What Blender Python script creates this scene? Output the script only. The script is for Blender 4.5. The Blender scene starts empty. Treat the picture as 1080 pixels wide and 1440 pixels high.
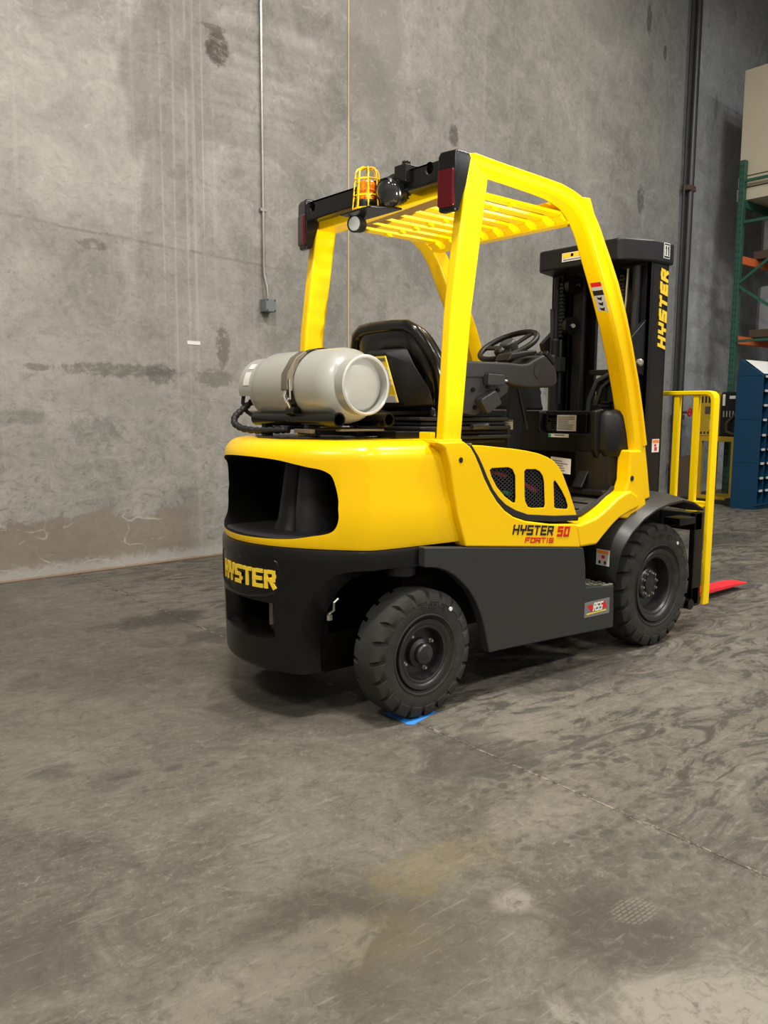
import bpy, bmesh, math, random
from mathutils import Vector, Matrix, Euler

random.seed(7)
SC = bpy.context.scene
COL = SC.collection
PI = math.pi

# ------------------------------------------------------------------ camera, world, lights, exposure
cam_d = bpy.data.cameras.new('camera')
cam = bpy.data.objects.new('camera', cam_d)
COL.objects.link(cam)
SC.camera = cam
YAW, PITCH, ROLL = 0.8770, 0.1225, 0.0061
fwd = Vector((math.cos(YAW) * math.cos(PITCH), math.sin(YAW) * math.cos(PITCH), -math.sin(PITCH)))
rgt = Vector((math.sin(YAW), -math.cos(YAW), 0))
upv = rgt.cross(fwd)
r2 = math.cos(ROLL) * rgt + math.sin(ROLL) * upv
u2 = -math.sin(ROLL) * rgt + math.cos(ROLL) * upv
M = Matrix((r2, u2, -fwd)).transposed().to_4x4()
M.translation = Vector((-2.119, -2.834, 1.205))
cam.matrix_world = M
cam_d.sensor_fit = 'VERTICAL'
cam_d.sensor_height = 36.0
cam_d.lens = 36.0 * 1148.0 / 1440.0
cam_d.clip_start = 0.05

world = bpy.data.worlds.new('world')
SC.world = world
world.use_nodes = True
world.node_tree.nodes['Background'].inputs[0].default_value = (0.80, 0.88, 1.0, 1)
world.node_tree.nodes['Background'].inputs[1].default_value = 0.05

SC.view_settings.view_transform = 'Standard'
SC.view_settings.look = 'None'
SC.view_settings.gamma = 1.0
SC.view_settings.use_curve_mapping = False
SC.view_settings.exposure = 0.0


def area_light(name, loc, size, watts, col=(1, 0.95, 0.87), rot=(0, 0, 0), sy=None):
    d = bpy.data.lights.new(name, 'AREA')
    d.shape = 'RECTANGLE'
    d.size = size
    d.size_y = sy or size
    d.energy = watts
    d.color = col
    o = bpy.data.objects.new(name, d)
    o.location = loc
    o.rotation_euler = rot
    COL.objects.link(o)
    return o


# high-bay lights of the warehouse and one added for the far wall (lit panels hanging under the ceiling)
HIGHBAYS_AND_FILL = [(-1.5, -1.6, 470), (3.6, -2.4, 330), (-6.3, -2.0, 300), (-1.5, -7.4, 340), (4.2, -7.4, 420), (-6.3, -7.4, 220),
            (5.3, -0.4, 190), (10.0, -7.6, 320)]  # first entry: lamp added to brighten the far right wall
for hx, hy, hw in HIGHBAYS_AND_FILL:
    area_light('high_bay_or_fill_light', (hx, hy, 7.36), 1.15, hw, (1.0, 0.95, 0.87) if hx < 6 else (0.92, 0.96, 1.0), sy=0.55)
# low work lamp to the right of the photographer: throws the truck's faint shadow up the wall
ld = bpy.data.lights.new('work_lamp_light', 'SPOT')
ld.energy = 1450
ld.color = (1.0, 0.97, 0.92)
ld.spot_size = math.radians(70)
ld.spot_blend = 1.0
ld.shadow_soft_size = 0.035
lamp = bpy.data.objects.new('work_lamp_light', ld)
COL.objects.link(lamp)
lamp.location = (-0.32, -3.20, 0.48)
lamp.rotation_euler = (Vector((0.5, 3.2, 7.0)) - lamp.location).to_track_quat('-Z', 'Y').to_euler()


# ------------------------------------------------------------------ node helpers and materials
def lin(r, g, b):
    f = lambda c: (c / 255 / 12.92) if c / 255 <= 0.04045 else ((c / 255 + 0.055) / 1.055) ** 2.4
    return (f(r), f(g), f(b), 1)


class NT:
    def __init__(s, name):
        s.m = bpy.data.materials.new(name)
        s.m.use_nodes = True
        s.t = s.m.node_tree
        s.b = s.t.nodes['Principled BSDF']

    def n(s, typ, **kw):
        x = s.t.nodes.new(typ)
        for k, v in kw.items():
            setattr(x, k, v)
        return x

    def link(s, a, b):
        s.t.links.new(a, b)

    def val(s, sock, v):
        if isinstance(v, bpy.types.NodeSocket):
            s.link(v, sock)
        else:
            sock.default_value = v

    def math(s, op, a, b=0.0, c=0.0, clamp=False):
        x = s.n('ShaderNodeMath', operation=op, use_clamp=clamp)
        s.val(x.inputs[0], a); s.val(x.inputs[1], b); s.val(x.inputs[2], c)
        return x.outputs[0]

    def pos(s):
        if not hasattr(s, '_p'):
            s._p = s.n('ShaderNodeNewGeometry').outputs['Position']
        return s._p

    def vmul(s, v, k):
        x = s.n('ShaderNodeVectorMath', operation='MULTIPLY')
        s.val(x.inputs[0], v); x.inputs[1].default_value = k
        return x.outputs[0]

    def noise(s, v, scale, detail=4, rough=0.55, dist=0.0):
        x = s.n('ShaderNodeTexNoise')
        s.val(x.inputs['Vector'], v)
        x.inputs['Scale'].default_value = scale
        x.inputs['Detail'].default_value = detail
        x.inputs['Roughness'].default_value = rough
        x.inputs['Distortion'].default_value = dist
        return x.outputs['Fac']

    def ramp(s, f, a, b, smooth=True):
        x = s.n('ShaderNodeMapRange', interpolation_type='SMOOTHSTEP' if smooth else 'LINEAR')
        s.val(x.inputs[0], f)
        x.inputs[1].default_value = a; x.inputs[2].default_value = b
        return x.outputs[0]

    def mix(s, f, a, b, mode='MIX'):
        x = s.n('ShaderNodeMix', data_type='RGBA', blend_type=mode)
        s.val(x.inputs[0], f); s.val(x.inputs[6], a); s.val(x.inputs[7], b)
        return x.outputs[2]

    def sep(s, v):
        x = s.n('ShaderNodeSeparateXYZ')
        s.link(v, x.inputs[0])
        return x.outputs

    def blob(s, A, B, ca, cb, ra, rb, nz=None, amt=0.5, lo=1.0, hi=0.55):
        """soft patch in the plane (A, B): 1 inside, 0 outside"""
        a = s.math('DIVIDE', s.math('SUBTRACT', A, ca), ra)
        b = s.math('DIVIDE', s.math('SUBTRACT', B, cb), rb)
        d = s.math('SQRT', s.math('ADD', s.math('MULTIPLY', a, a), s.math('MULTIPLY', b, b)))
        if nz is not None:
            d = s.math('ADD', d, s.math('MULTIPLY', s.math('SUBTRACT', nz, 0.5), amt * 2))
        return s.ramp(d, lo, hi)

    def bump(s, h, strength=0.2, dist=0.01):
        x = s.n('ShaderNodeBump')
        s.link(h, x.inputs['Height'])
        x.inputs['Strength'].default_value = strength
        x.inputs['Distance'].default_value = dist
        s.link(x.outputs[0], s.b.inputs['Normal'])


def simple(name, col, rough=0.5, metal=0.0, spec=0.5, grain=0.0, gscale=60, dirt=None, coat=0.0, bump=0.0):
    t = NT(name)
    t.b.inputs['Roughness'].default_value = rough
    t.b.inputs['Metallic'].default_value = metal
    t.b.inputs['Specular IOR Level'].default_value = spec
    t.b.inputs['Coat Weight'].default_value = coat
    t.b.inputs['Coat Roughness'].default_value = 0.12
    c = col
    tc = t.n('ShaderNodeTexCoord').outputs['Object']
    nz = t.noise(tc, gscale, 5, 0.6)
    if grain or dirt:
        if grain:
            dk = tuple(x * (1 - grain) for x in col[:3]) + (1,)
            lt = tuple(min(1, x * (1 + grain)) for x in col[:3]) + (1,)
            c = t.mix(nz, dk, lt)
        if dirt:
            big = t.noise(tc, 7, 7, 0.7)
            c = t.mix(t.ramp(big, 0.52, 0.78), c, dirt)
        t.link(c, t.b.inputs['Base Color'])
    else:
        t.b.inputs['Base Color'].default_value = col
    rr = t.noise(tc, 9, 4, 0.6)
    t.link(t.math('ADD', rough - 0.05, t.math('MULTIPLY', rr, 0.1)), t.b.inputs['Roughness'])
    if bump:
        t.bump(nz, bump, 0.002)
    return t.m


MAT = {}
MAT['yellow'] = simple('yellow_paint', (0.90, 0.560, 0.0010, 1), 0.28, spec=0.30, grain=0.02, gscale=4, coat=0.08)
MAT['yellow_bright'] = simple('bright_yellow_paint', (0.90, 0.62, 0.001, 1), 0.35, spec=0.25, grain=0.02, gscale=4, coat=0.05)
MAT['yellow_dull'] = simple('yellow_old_paint', (0.42, 0.27, 0.012, 1), 0.5, grain=0.15, gscale=12)
MAT['black_paint'] = simple('black_satin_paint', (0.0035, 0.0035, 0.003, 1), 0.26, spec=0.38, grain=0.2, gscale=30)
MAT['black_side'] = simple('black_side_panel_paint', (0.028, 0.028, 0.027, 1), 0.42, spec=0.42, grain=0.15, gscale=18, bump=0.03)
MAT['black_gloss'] = simple('black_gloss_vinyl', (0.005, 0.005, 0.005, 1), 0.24, spec=0.5)
MAT['black_plastic'] = simple('black_moulded_plastic', (0.006, 0.006, 0.006, 1), 0.48, spec=0.35, bump=0.05, gscale=250)
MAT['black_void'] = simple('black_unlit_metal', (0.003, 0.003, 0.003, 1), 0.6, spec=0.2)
MAT['mast'] = simple('black_mast_steel', (0.006, 0.006, 0.0065, 1), 0.45, spec=0.4, grain=0.25, gscale=20)
MAT['grey_plastic'] = simple('dark_grey_plastic', (0.026, 0.026, 0.027, 1), 0.5, spec=0.45, bump=0.05, gscale=250)
MAT['wheel_rim'] = simple('dark_wheel_paint', (0.013, 0.012, 0.012, 1), 0.36, spec=0.6, grain=0.3, gscale=20, dirt=(0.045, 0.035, 0.03, 1))
MAT['rubber'] = simple('dusty_tyre_rubber', (0.032, 0.031, 0.028, 1), 0.82, spec=0.2, grain=0.35, gscale=14, dirt=(0.050, 0.045, 0.038, 1), bump=0.15)
MAT['rubber_hose'] = simple('hose_rubber', (0.014, 0.014, 0.014, 1), 0.55, spec=0.4)
MAT['mat_rubber'] = simple('grey_floor_mat_rubber', (0.050, 0.048, 0.043, 1), 0.75, spec=0.3, grain=0.2, gscale=20)
MAT['tank'] = simple('pale_grey_tank_paint', (0.37, 0.37, 0.335, 1), 0.30, spec=0.5, grain=0.04, gscale=10, coat=0.2)
MAT['steel'] = simple('zinc_steel', (0.50, 0.48, 0.43, 1), 0.35, metal=0.85, grain=0.2, gscale=30)
MAT['strap'] = simple('brown_grey_clamp_steel', (0.20, 0.17, 0.12, 1), 0.42, metal=0.5, grain=0.2, gscale=30)
MAT['white'] = simple('white_print', (0.72, 0.71, 0.67, 1), 0.5)
MAT['offwhite'] = simple('pale_print', (0.50, 0.49, 0.46, 1), 0.55)
MAT['print_grey'] = simple('grey_print', (0.16, 0.16, 0.16, 1), 0.6)
MAT['print_black'] = simple('black_print', (0.010, 0.010, 0.010, 1), 0.5)
MAT['print_orange'] = simple('orange_print', (0.80, 0.22, 0.02, 1), 0.5)
MAT['print_red'] = simple('red_print', (0.62, 0.012, 0.012, 1), 0.45)
MAT['print_yellow'] = simple('yellow_print', (0.85, 0.58, 0.03, 1), 0.45)
MAT['red_lens'] = simple('dark_red_lens', (0.045, 0.001, 0.003, 1), 0.2, spec=0.4, coat=0.1)
MAT['amber'] = simple('amber_lens', (0.90, 0.20, 0.004, 1), 0.2, spec=0.6)
MAT['lens_dark'] = simple('smoked_lamp_lens', (0.010, 0.010, 0.009, 1), 0.10, spec=0.7, coat=0.6)
MAT['lens_grey'] = simple('frosted_lamp_face', (0.33, 0.33, 0.31, 1), 0.35)
MAT['fork_red'] = simple('red_fork_paint', (0.75, 0.022, 0.035, 1), 0.45, grain=0.1, gscale=14)
MAT['hose_red'] = simple('red_hose', (0.55, 0.03, 0.04, 1), 0.5)
MAT['hose_green'] = simple('green_fitting', (0.02, 0.36, 0.13, 1), 0.5)
MAT['mesh_wire'] = simple('dark_mesh_wire', (0.055, 0.055, 0.055, 1), 0.45, metal=0.4)
MAT['tread_plate'] = simple('worn_tread_plate', (0.36, 0.34, 0.28, 1), 0.5, metal=0.3, grain=0.3, gscale=50)
MAT['tape'] = simple('blue_masking_tape', (0.035, 0.24, 0.75, 1), 0.6, grain=0.08, gscale=40)
MAT['conduit'] = simple('galvanised_conduit', (0.30, 0.285, 0.26, 1), 0.35, metal=0.7, grain=0.12, gscale=20)
MAT['box_grey'] = simple('grey_box_metal', (0.17, 0.19, 0.20, 1), 0.45, metal=0.25, grain=0.12, gscale=30)
MAT['pipe_dark'] = simple('dark_downpipe', (0.028, 0.028, 0.030, 1), 0.4, spec=0.5, grain=0.4, gscale=8, dirt=(0.07, 0.045, 0.03, 1))
MAT['rust'] = simple('rusty_bracket', (0.10, 0.05, 0.03, 1), 0.75, grain=0.4, gscale=30)
MAT['sealant'] = simple('tan_joint_sealant', (0.42, 0.33, 0.22, 1), 0.7, grain=0.15, gscale=20)
MAT['green'] = simple('green_rack_paint', (0.020, 0.082, 0.055, 1), 0.45, grain=0.2, gscale=10)
MAT['hole'] = simple('slot_shadow_black', (0.006, 0.010, 0.008, 1), 0.7)
MAT['orange'] = simple('orange_beam_paint', (0.58, 0.12, 0.03, 1), 0.5, grain=0.15, gscale=10)
MAT['beige'] = simple('beige_panel_board', (0.47, 0.42, 0.32, 1), 0.7, grain=0.08, gscale=9)
MAT['blue'] = simple('blue_cabinet_paint', (0.003, 0.036, 0.082, 1), 0.5, spec=0.3, grain=0.06, gscale=10)
MAT['blue_in'] = simple('blue_bin_interior', (0.007, 0.027, 0.054, 1), 0.55)
MAT['paper'] = simple('white_paper_sheet', (0.75, 0.75, 0.74, 1), 0.7)
MAT['brown'] = simple('brown_hardboard', (0.075, 0.050, 0.032, 1), 0.7, grain=0.3, gscale=12)
MAT['shrink'] = simple('grey_shrink_wrap', (0.22, 0.23, 0.25, 1), 0.35, grain=0.25, gscale=6)
MAT['ceiling'] = simple('painted_ceiling', (0.42, 0.42, 0.41, 1), 0.8, grain=0.06, gscale=2)
MAT['farwall'] = simple('painted_far_wall', (0.33, 0.32, 0.30, 1), 0.8, grain=0.1, gscale=1)


def wall_material():
    t = NT('trowelled_concrete')
    P = t.pos()
    X, Y, Z = t.sep(P)[0:3]
    n_big = t.noise(t.vmul(P, (1, 1, 1)), 0.55, 6, 0.62, 0.4)
    n_mid = t.noise(P, 2.6, 8, 0.68, 0.9)
    n_fine = t.noise(P, 16, 8, 0.72, 0.6)
    n_speck = t.noise(P, 75, 4, 0.7)
    n_streak = t.noise(t.vmul(P, (9, 9, 0.22)), 1.3, 5, 0.6)
    n_trowel = t.noise(t.vmul(P, (1.0, 1.0, 1.6)), 6.5, 10, 0.78, 2.6)
    f = t.math('ADD', t.math('MULTIPLY', n_big, 0.40), t.math('MULTIPLY', n_mid, 0.36))
    f = t.math('ADD', f, t.math('MULTIPLY', n_fine, 0.24))
    c = t.mix(t.ramp(f, 0.40, 0.60, False), (0.180, 0.173, 0.160, 1), (0.340, 0.325, 0.295, 1))
    # greener / greyer cement patches
    c = t.mix(t.math('MULTIPLY', t.ramp(t.noise(P, 1.1, 5, 0.6, 1.0), 0.5, 0.68), 0.40), c, (0.225, 0.226, 0.196, 1))
    c = t.mix(t.math('MULTIPLY', t.ramp(n_trowel, 0.52, 0.66), 0.50), c, (0.135, 0.130, 0.121, 1))
    c = t.mix(t.math('MULTIPLY', t.ramp(n_trowel, 0.47, 0.34), 0.42), c, (0.41, 0.395, 0.36, 1))
    c = t.mix(t.math('MULTIPLY', t.ramp(n_streak, 0.56, 0.74), 0.25), c, (0.40, 0.38, 0.34, 1))
    # pale vertical drip lines left of the conduit
    band = t.blob(X, Z, 0.83, 3.2, 0.42, 2.6, n_mid, 0.2)
    ln = t.ramp(t.noise(t.vmul(P, (34, 34, 0.12)), 1.0, 3, 0.6), 0.56, 0.70)
    c = t.mix(t.math('MULTIPLY', t.math('MULTIPLY', band, ln), 0.55), c, (0.42, 0.40, 0.35, 1))
    for xs, w in ((0.70, 0.012), (0.80, 0.008), (0.915, 0.014), (0.985, 0.006)):
        d = t.math('ABSOLUTE', t.math('SUBTRACT', X, xs))
        m = t.math('MULTIPLY', t.ramp(d, w, w * 0.3), t.ramp(n_mid, 0.40, 0.60))
        m = t.math('MULTIPLY', m, t.ramp(Z, 1.0, 2.3))
        c = t.mix(t.math('MULTIPLY', m, 0.42), c, (0.42, 0.40, 0.36, 1))
    # marks on the wall, plus lamp light painted in at upper left:  x, z, rx, rz, colour, strength, raggedness
    stains_and_glow = [
        (1.20, 4.02, 0.115, 0.145, (0.062, 0.052, 0.044, 1), 0.85, 0.55), (1.17, 4.16, 0.12, 0.03, (0.10, 0.085, 0.07, 1), 0.7, 0.5),
        (3.92, 3.97, 0.075, 0.12, (0.085, 0.078, 0.070, 1), 0.8, 0.6), (7.53, 6.19, 0.07, 0.20, (0.075, 0.07, 0.065, 1), 0.8, 0.5),
        (7.95, 5.90, 0.05, 0.11, (0.08, 0.06, 0.05, 1), 0.8, 0.5), (7.50, 3.96, 0.09, 0.19, (0.085, 0.080, 0.072, 1), 0.8, 0.6),
        (1.20, 1.73, 0.075, 0.19, (0.105, 0.092, 0.076, 1), 0.7, 0.7), (0.30, 1.50, 0.50, 0.055, (0.105, 0.10, 0.09, 1), 0.65, 0.9),
        (0.64, 1.48, 0.14, 0.09, (0.10, 0.095, 0.085, 1), 0.7, 0.9), (-0.30, 1.50, 0.10, 0.03, (0.11, 0.10, 0.09, 1), 0.6, 0.8),
        (1.12, 1.46, 0.20, 0.075, (0.12, 0.112, 0.10, 1), 0.6, 0.8), (0.14, 2.39, 0.13, 0.045, (0.105, 0.098, 0.085, 1), 0.6, 0.8),
        (2.95, 1.95, 0.10, 0.30, (0.16, 0.15, 0.14, 1), 0.5, 0.9), (5.60, 1.55, 0.06, 0.22, (0.10, 0.095, 0.09, 1), 0.6, 0.8),
        (0.10, 1.05, 0.22, 0.12, (0.13, 0.13, 0.125, 1), 0.5, 0.9), (-0.5, 1.15, 0.3, 0.06, (0.13, 0.125, 0.12, 1), 0.4, 0.9),
        (2.85, 4.5, 0.42, 0.9, (0.215, 0.203, 0.190, 1), 0.65, 0.35), (0.0, 3.3, 0.6, 0.7, (0.36, 0.34, 0.305, 1), 0.12, 0.6),  # second entry: pale area painting lamp light on the upper left
        (9.5, 5.6, 0.06, 0.22, (0.12, 0.12, 0.12, 1), 0.6, 0.6), (1.33, 0.72, 0.06, 0.16, (0.42, 0.39, 0.28, 1), 0.5, 0.9),
    ]
    for i, (sx, sz, rx, rz, col, st, rag) in enumerate(stains_and_glow):
        m = t.blob(X, Z, sx, sz, rx, rz, t.math('ADD', t.math('MULTIPLY', n_fine, 0.6), t.math('MULTIPLY', n_trowel, 0.4)), rag * 1.7, 1.05, 0.70)
        m = t.math('MULTIPLY', m, t.ramp(n_trowel, 0.30, 0.52))
        c = t.mix(t.math('MULTIPLY', m, st), c, col)
    # long faint scrape lines that run down to the right
    for (xa, za, xb, zb, w) in ((-1.0, 2.52, 1.95, 2.40, 0.018), (0.9, 1.30, 1.5, 1.22, 0.006), (1.3, 2.27, 1.75, 2.20, 0.005)):
        k = (zb - za) / (xb - xa)
        zz = t.math('ADD', za, t.math('MULTIPLY', t.math('SUBTRACT', X, xa), k))
        d = t.math('ABSOLUTE', t.math('SUBTRACT', t.math('ADD', Z, t.math('MULTIPLY', t.math('SUBTRACT', n_mid, 0.5), 0.05)), zz))
        m = t.math('MULTIPLY', t.ramp(d, w, 0), t.math('MULTIPLY', t.ramp(X, xa - 0.02, xa + 0.1), t.ramp(X, xb + 0.02, xb - 0.2)))
        c = t.mix(t.math('MULTIPLY', t.math('MULTIPLY', m, t.ramp(n_fine, 0.35, 0.6)), 0.55), c, (0.12, 0.11, 0.10, 1))
    # scuffed lower part, brown unpainted band with pale cracks, whitish foot
    low = t.math('MULTIPLY', t.ramp(Z, 1.6, 0.5), t.ramp(n_trowel, 0.50, 0.66))
    c = t.mix(t.math('MULTIPLY', low, 0.5), c, (0.120, 0.118, 0.112, 1))
    edge = t.math('ADD', Z, t.math('MULTIPLY', t.math('SUBTRACT', n_mid, 0.5), 0.34))
    brown = t.math('MULTIPLY', t.ramp(edge, 0.44, 0.405), t.ramp(X, 1.05, 0.75))
    bcol = t.mix(n_fine, (0.155, 0.130, 0.102, 1), (0.245, 0.210, 0.168, 1))
    c = t.mix(t.math('MULTIPLY', brown, 0.85), c, bcol)
    crack = t.n('ShaderNodeTexVoronoi', feature='DISTANCE_TO_EDGE')
    wv = t.n('ShaderNodeVectorMath', operation='ADD')
    t.link(t.vmul(P, (1.0, 1.0, 3.4)), wv.inputs[0])
    dn = t.n('ShaderNodeTexNoise'); t.link(P, dn.inputs['Vector']); dn.inputs['Scale'].default_value = 3.0
    t.link(t.vmul(dn.outputs['Color'], (0.7, 0.7, 0.9)), wv.inputs[1])
    t.link(wv.outputs[0], crack.inputs['Vector']); crack.inputs['Scale'].default_value = 1.7
    cm = t.math('MULTIPLY', t.math('MULTIPLY', t.ramp(crack.outputs['Distance'], 0.030, 0.008), t.ramp(n_mid, 0.48, 0.58)), t.ramp(Z, 0.5, 0.38))
    c = t.mix(t.math('MULTIPLY', cm, 0.65), c, (0.42, 0.39, 0.34, 1))
    foot = t.ramp(t.math('ADD', Z, t.math('MULTIPLY', t.math('SUBTRACT', n_fine, 0.5), 0.22)), 0.135, 0.05)
    c = t.mix(t.math('MULTIPLY', foot, 0.7), c, (0.40, 0.385, 0.36, 1))
    skirt = t.ramp(t.math('ADD', Z, t.math('MULTIPLY', t.math('SUBTRACT', n_fine, 0.5), 0.03)), 0.024, 0.014)
    c = t.mix(t.math('MULTIPLY', skirt, 0.8), c, (0.30, 0.19, 0.12, 1))
    # pin holes
    c = t.mix(t.math('MULTIPLY', t.ramp(n_speck, 0.70, 0.76), 0.6), c, (0.05, 0.048, 0.045, 1))
    # the panel beyond the downpipe: bluer, and lightened to stand in for missing light
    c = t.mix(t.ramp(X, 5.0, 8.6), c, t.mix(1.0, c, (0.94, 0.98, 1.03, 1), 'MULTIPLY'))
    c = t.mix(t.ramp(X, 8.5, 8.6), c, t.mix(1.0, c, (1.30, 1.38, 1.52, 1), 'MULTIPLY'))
    t.link(c, t.b.inputs['Base Color'])
    t.b.inputs['Roughness'].default_value = 0.72
    t.b.inputs['Specular IOR Level'].default_value = 0.3
    h = t.math('ADD', t.math('MULTIPLY', n_trowel, 0.5), t.math('MULTIPLY', n_fine, 0.4))
    t.bump(h, 0.30, 0.012)
    return t.m


def floor_material():
    t = NT('stained_concrete_floor')
    P = t.pos()
    X, Y, Z = t.sep(P)[0:3]
    n_big = t.noise(P, 0.8, 6, 0.62, 0.5)
    n_mid = t.noise(P, 3.5, 10, 0.74, 1.2)
    n_fine = t.noise(P, 22, 9, 0.76, 0.9)
    n_speck = t.noise(P, 110, 4, 0.7)
    f = t.math('ADD', t.math('MULTIPLY', n_big, 0.42), t.math('MULTIPLY', n_mid, 0.34))
    f = t.math('ADD', f, t.math('MULTIPLY', n_fine, 0.24))
    c = t.mix(t.ramp(f, 0.39, 0.61, False), (0.0612, 0.0553, 0.0454, 1), (0.1620, 0.1466, 0.1204, 1))
    n_scuff = t.noise(t.vmul(P, (1.0, 1.5, 1.0)), 8.5, 10, 0.8, 2.4)
    c = t.mix(t.math('MULTIPLY', t.ramp(n_scuff, 0.53, 0.66), 0.55), c, (0.0408, 0.0365, 0.0300, 1))
    c = t.mix(t.math('MULTIPLY', t.ramp(n_scuff, 0.46, 0.34), 0.50), c, (0.2220, 0.2050, 0.1704, 1))
    n_gr = t.noise(P, 48, 6, 0.8, 0.4)
    c = t.mix(t.math('MULTIPLY', t.ramp(n_gr, 0.54, 0.70), 0.45), c, (0.055, 0.049, 0.041, 1))
    c = t.mix(t.math('MULTIPLY', t.ramp(n_gr, 0.46, 0.30), 0.45), c, (0.230, 0.212, 0.182, 1))
    # tyre rubber swirls near the truck's side and in front of it
    sw = t.noise(t.vmul(P, (1.0, 2.6, 1.0)), 2.6, 9, 0.72, 2.0)
    near = t.ramp(X, -0.6, 0.5)
    c = t.mix(t.math('MULTIPLY', t.math('MULTIPLY', t.ramp(sw, 0.49, 0.58), near), 0.80), c, (0.0368, 0.0344, 0.0300, 1))
    c = t.mix(t.math('MULTIPLY', t.math('MULTIPLY', t.ramp(sw, 0.44, 0.34), near), 0.45), c, (0.2220, 0.2050, 0.1727, 1))
    # mottled dark cells to the right of the joint
    vo = t.n('ShaderNodeTexVoronoi', feature='F1')
    wv = t.n('ShaderNodeVectorMath', operation='ADD')
    t.link(t.vmul(P, (1.0, 1.35, 1.0)), wv.inputs[0])
    dn = t.n('ShaderNodeTexNoise'); t.link(P, dn.inputs['Vector']); dn.inputs['Scale'].default_value = 9.0
    t.link(t.vmul(dn.outputs['Color'], (0.09, 0.09, 0.0)), wv.inputs[1])
    t.link(wv.outputs[0], vo.inputs['Vector']); vo.inputs['Scale'].default_value = 17.0
    zone = t.blob(X, Y, 0.0, -1.40, 0.85, 0.55, n_mid, 0.5, 1.0, 0.5)
    cell = t.math('MULTIPLY', t.ramp(vo.outputs['Distance'], 0.52, 0.30), t.ramp(n_mid, 0.42, 0.55))
    c = t.mix(t.math('MULTIPLY', t.math('MULTIPLY', zone, cell), 0.65), c, (0.0387, 0.0359, 0.0310, 1))
    patches = [
        (-1.05, -1.36, 0.27, 0.20, (0.0480, 0.0416, 0.0328, 1), 0.80, 0.45), (-0.56, -1.85, 0.20, 0.22, (0.0438, 0.0384, 0.0318, 1), 0.80, 0.5),
        (-0.92, -1.58, 0.30, 0.22, (0.0531, 0.0456, 0.0328, 1), 0.55, 0.6), (-0.70, -1.34, 0.24, 0.12, (0.1560, 0.1287, 0.0659, 1), 0.50, 1.1),
        (-0.98, -1.50, 0.13, 0.12, (0.1173, 0.0963, 0.0531, 1), 0.40, 1.1),
        (-0.655, -1.585, 0.066, 0.055, (0.2100, 0.1931, 0.1659, 1), 0.75, 0.45), (-0.76, -2.10, 0.42, 0.20, (0.2400, 0.2241, 0.1886, 1), 0.70, 1.2),  # larger pale patch: lamp light painted onto the scuffed floor
        (-1.26, -1.42, 0.30, 0.10, (0.1860, 0.1669, 0.1340, 1), 0.50, 1.2), (-0.10, -0.95, 0.32, 0.24, (0.0438, 0.0405, 0.0348, 1), 0.6, 0.8),
        (-0.3, 0.05, 0.42, 0.35, (0.0438, 0.0395, 0.0328, 1), 0.7, 0.7), (-0.20, 1.55, 0.36, 0.18, (0.0306, 0.0274, 0.0231, 1), 0.75, 0.9),
        (0.05, 1.05, 0.5, 0.18, (0.0368, 0.0334, 0.0290, 1), 0.6, 1.0), (-1.30, -0.14, 0.10, 0.07, (0.0470, 0.0416, 0.0338, 1), 0.6, 0.9),
        (-1.12, -0.30, 0.07, 0.03, (0.0438, 0.0384, 0.0318, 1), 0.6, 0.7), (-0.86, -0.40, 0.05, 0.03, (0.0438, 0.0384, 0.0318, 1), 0.6, 0.7),
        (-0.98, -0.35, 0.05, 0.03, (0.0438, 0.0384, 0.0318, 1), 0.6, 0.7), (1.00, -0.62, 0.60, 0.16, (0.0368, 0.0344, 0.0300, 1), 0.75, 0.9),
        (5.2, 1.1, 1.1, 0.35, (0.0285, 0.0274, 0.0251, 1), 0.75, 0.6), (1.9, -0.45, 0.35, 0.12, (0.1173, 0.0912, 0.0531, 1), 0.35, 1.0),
        (1.2, -1.0, 0.5, 0.3, (0.1980, 0.1824, 0.1534, 1), 0.45, 1.2), (-1.75, -1.05, 0.35, 0.25, (0.0591, 0.0517, 0.0415, 1), 0.5, 1.0),
        (-0.25, -1.35, 0.22, 0.12, (0.1980, 0.1812, 0.1522, 1), 0.45, 1.2), (0.30, -0.85, 0.30, 0.10, (0.1920, 0.1764, 0.1477, 1), 0.4, 1.2),
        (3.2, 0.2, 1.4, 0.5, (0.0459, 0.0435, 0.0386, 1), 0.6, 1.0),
    ]
    for (sx, sy, rx, ry, col, st, rag) in patches:
        m = t.blob(X, Y, sx, sy, rx, ry, n_mid, rag * 1.3, 1.10, 0.45)
        m = t.math('MULTIPLY', m, t.ramp(n_fine, 0.30, 0.52))
        c = t.mix(t.math('MULTIPLY', m, st), c, col)
    # shoe print with a block sole
    br = t.n('ShaderNodeTexBrick')
    t.link(t.vmul(P, (1, 1, 1)), br.inputs['Vector'])
    br.inputs['Scale'].default_value = 24
    br.inputs['Mortar Size'].default_value = 0.05
    sh = t.blob(X, Y, -0.455, -1.80, 0.075, 0.055, n_fine, 0.25, 1.0, 0.7)
    c = t.mix(t.math('MULTIPLY', t.math('MULTIPLY', sh, t.math('SUBTRACT', 1.0, br.outputs['Fac'])), 0.5), c, (0.1620, 0.1490, 0.1250, 1))
    # crumbled pale edge along the saw-cut joint
    d = t.math('ABSOLUTE', t.math('ADD', t.math('ADD', X, 0.055), t.math('MULTIPLY', t.math('SUBTRACT', n_mid, 0.5), 0.03)))
    c = t.mix(t.math('MULTIPLY', t.math('MULTIPLY', t.ramp(d, 0.008, 0.001), t.ramp(n_fine, 0.46, 0.60)), 0.6), c, (0.3600, 0.3218, 0.2499, 1))
    c = t.mix(t.math('MULTIPLY', t.math('MULTIPLY', t.ramp(d, 0.045, 0.008), t.ramp(n_fine, 0.56, 0.40)), 0.55), c, (0.0368, 0.0334, 0.0280, 1))
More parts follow.
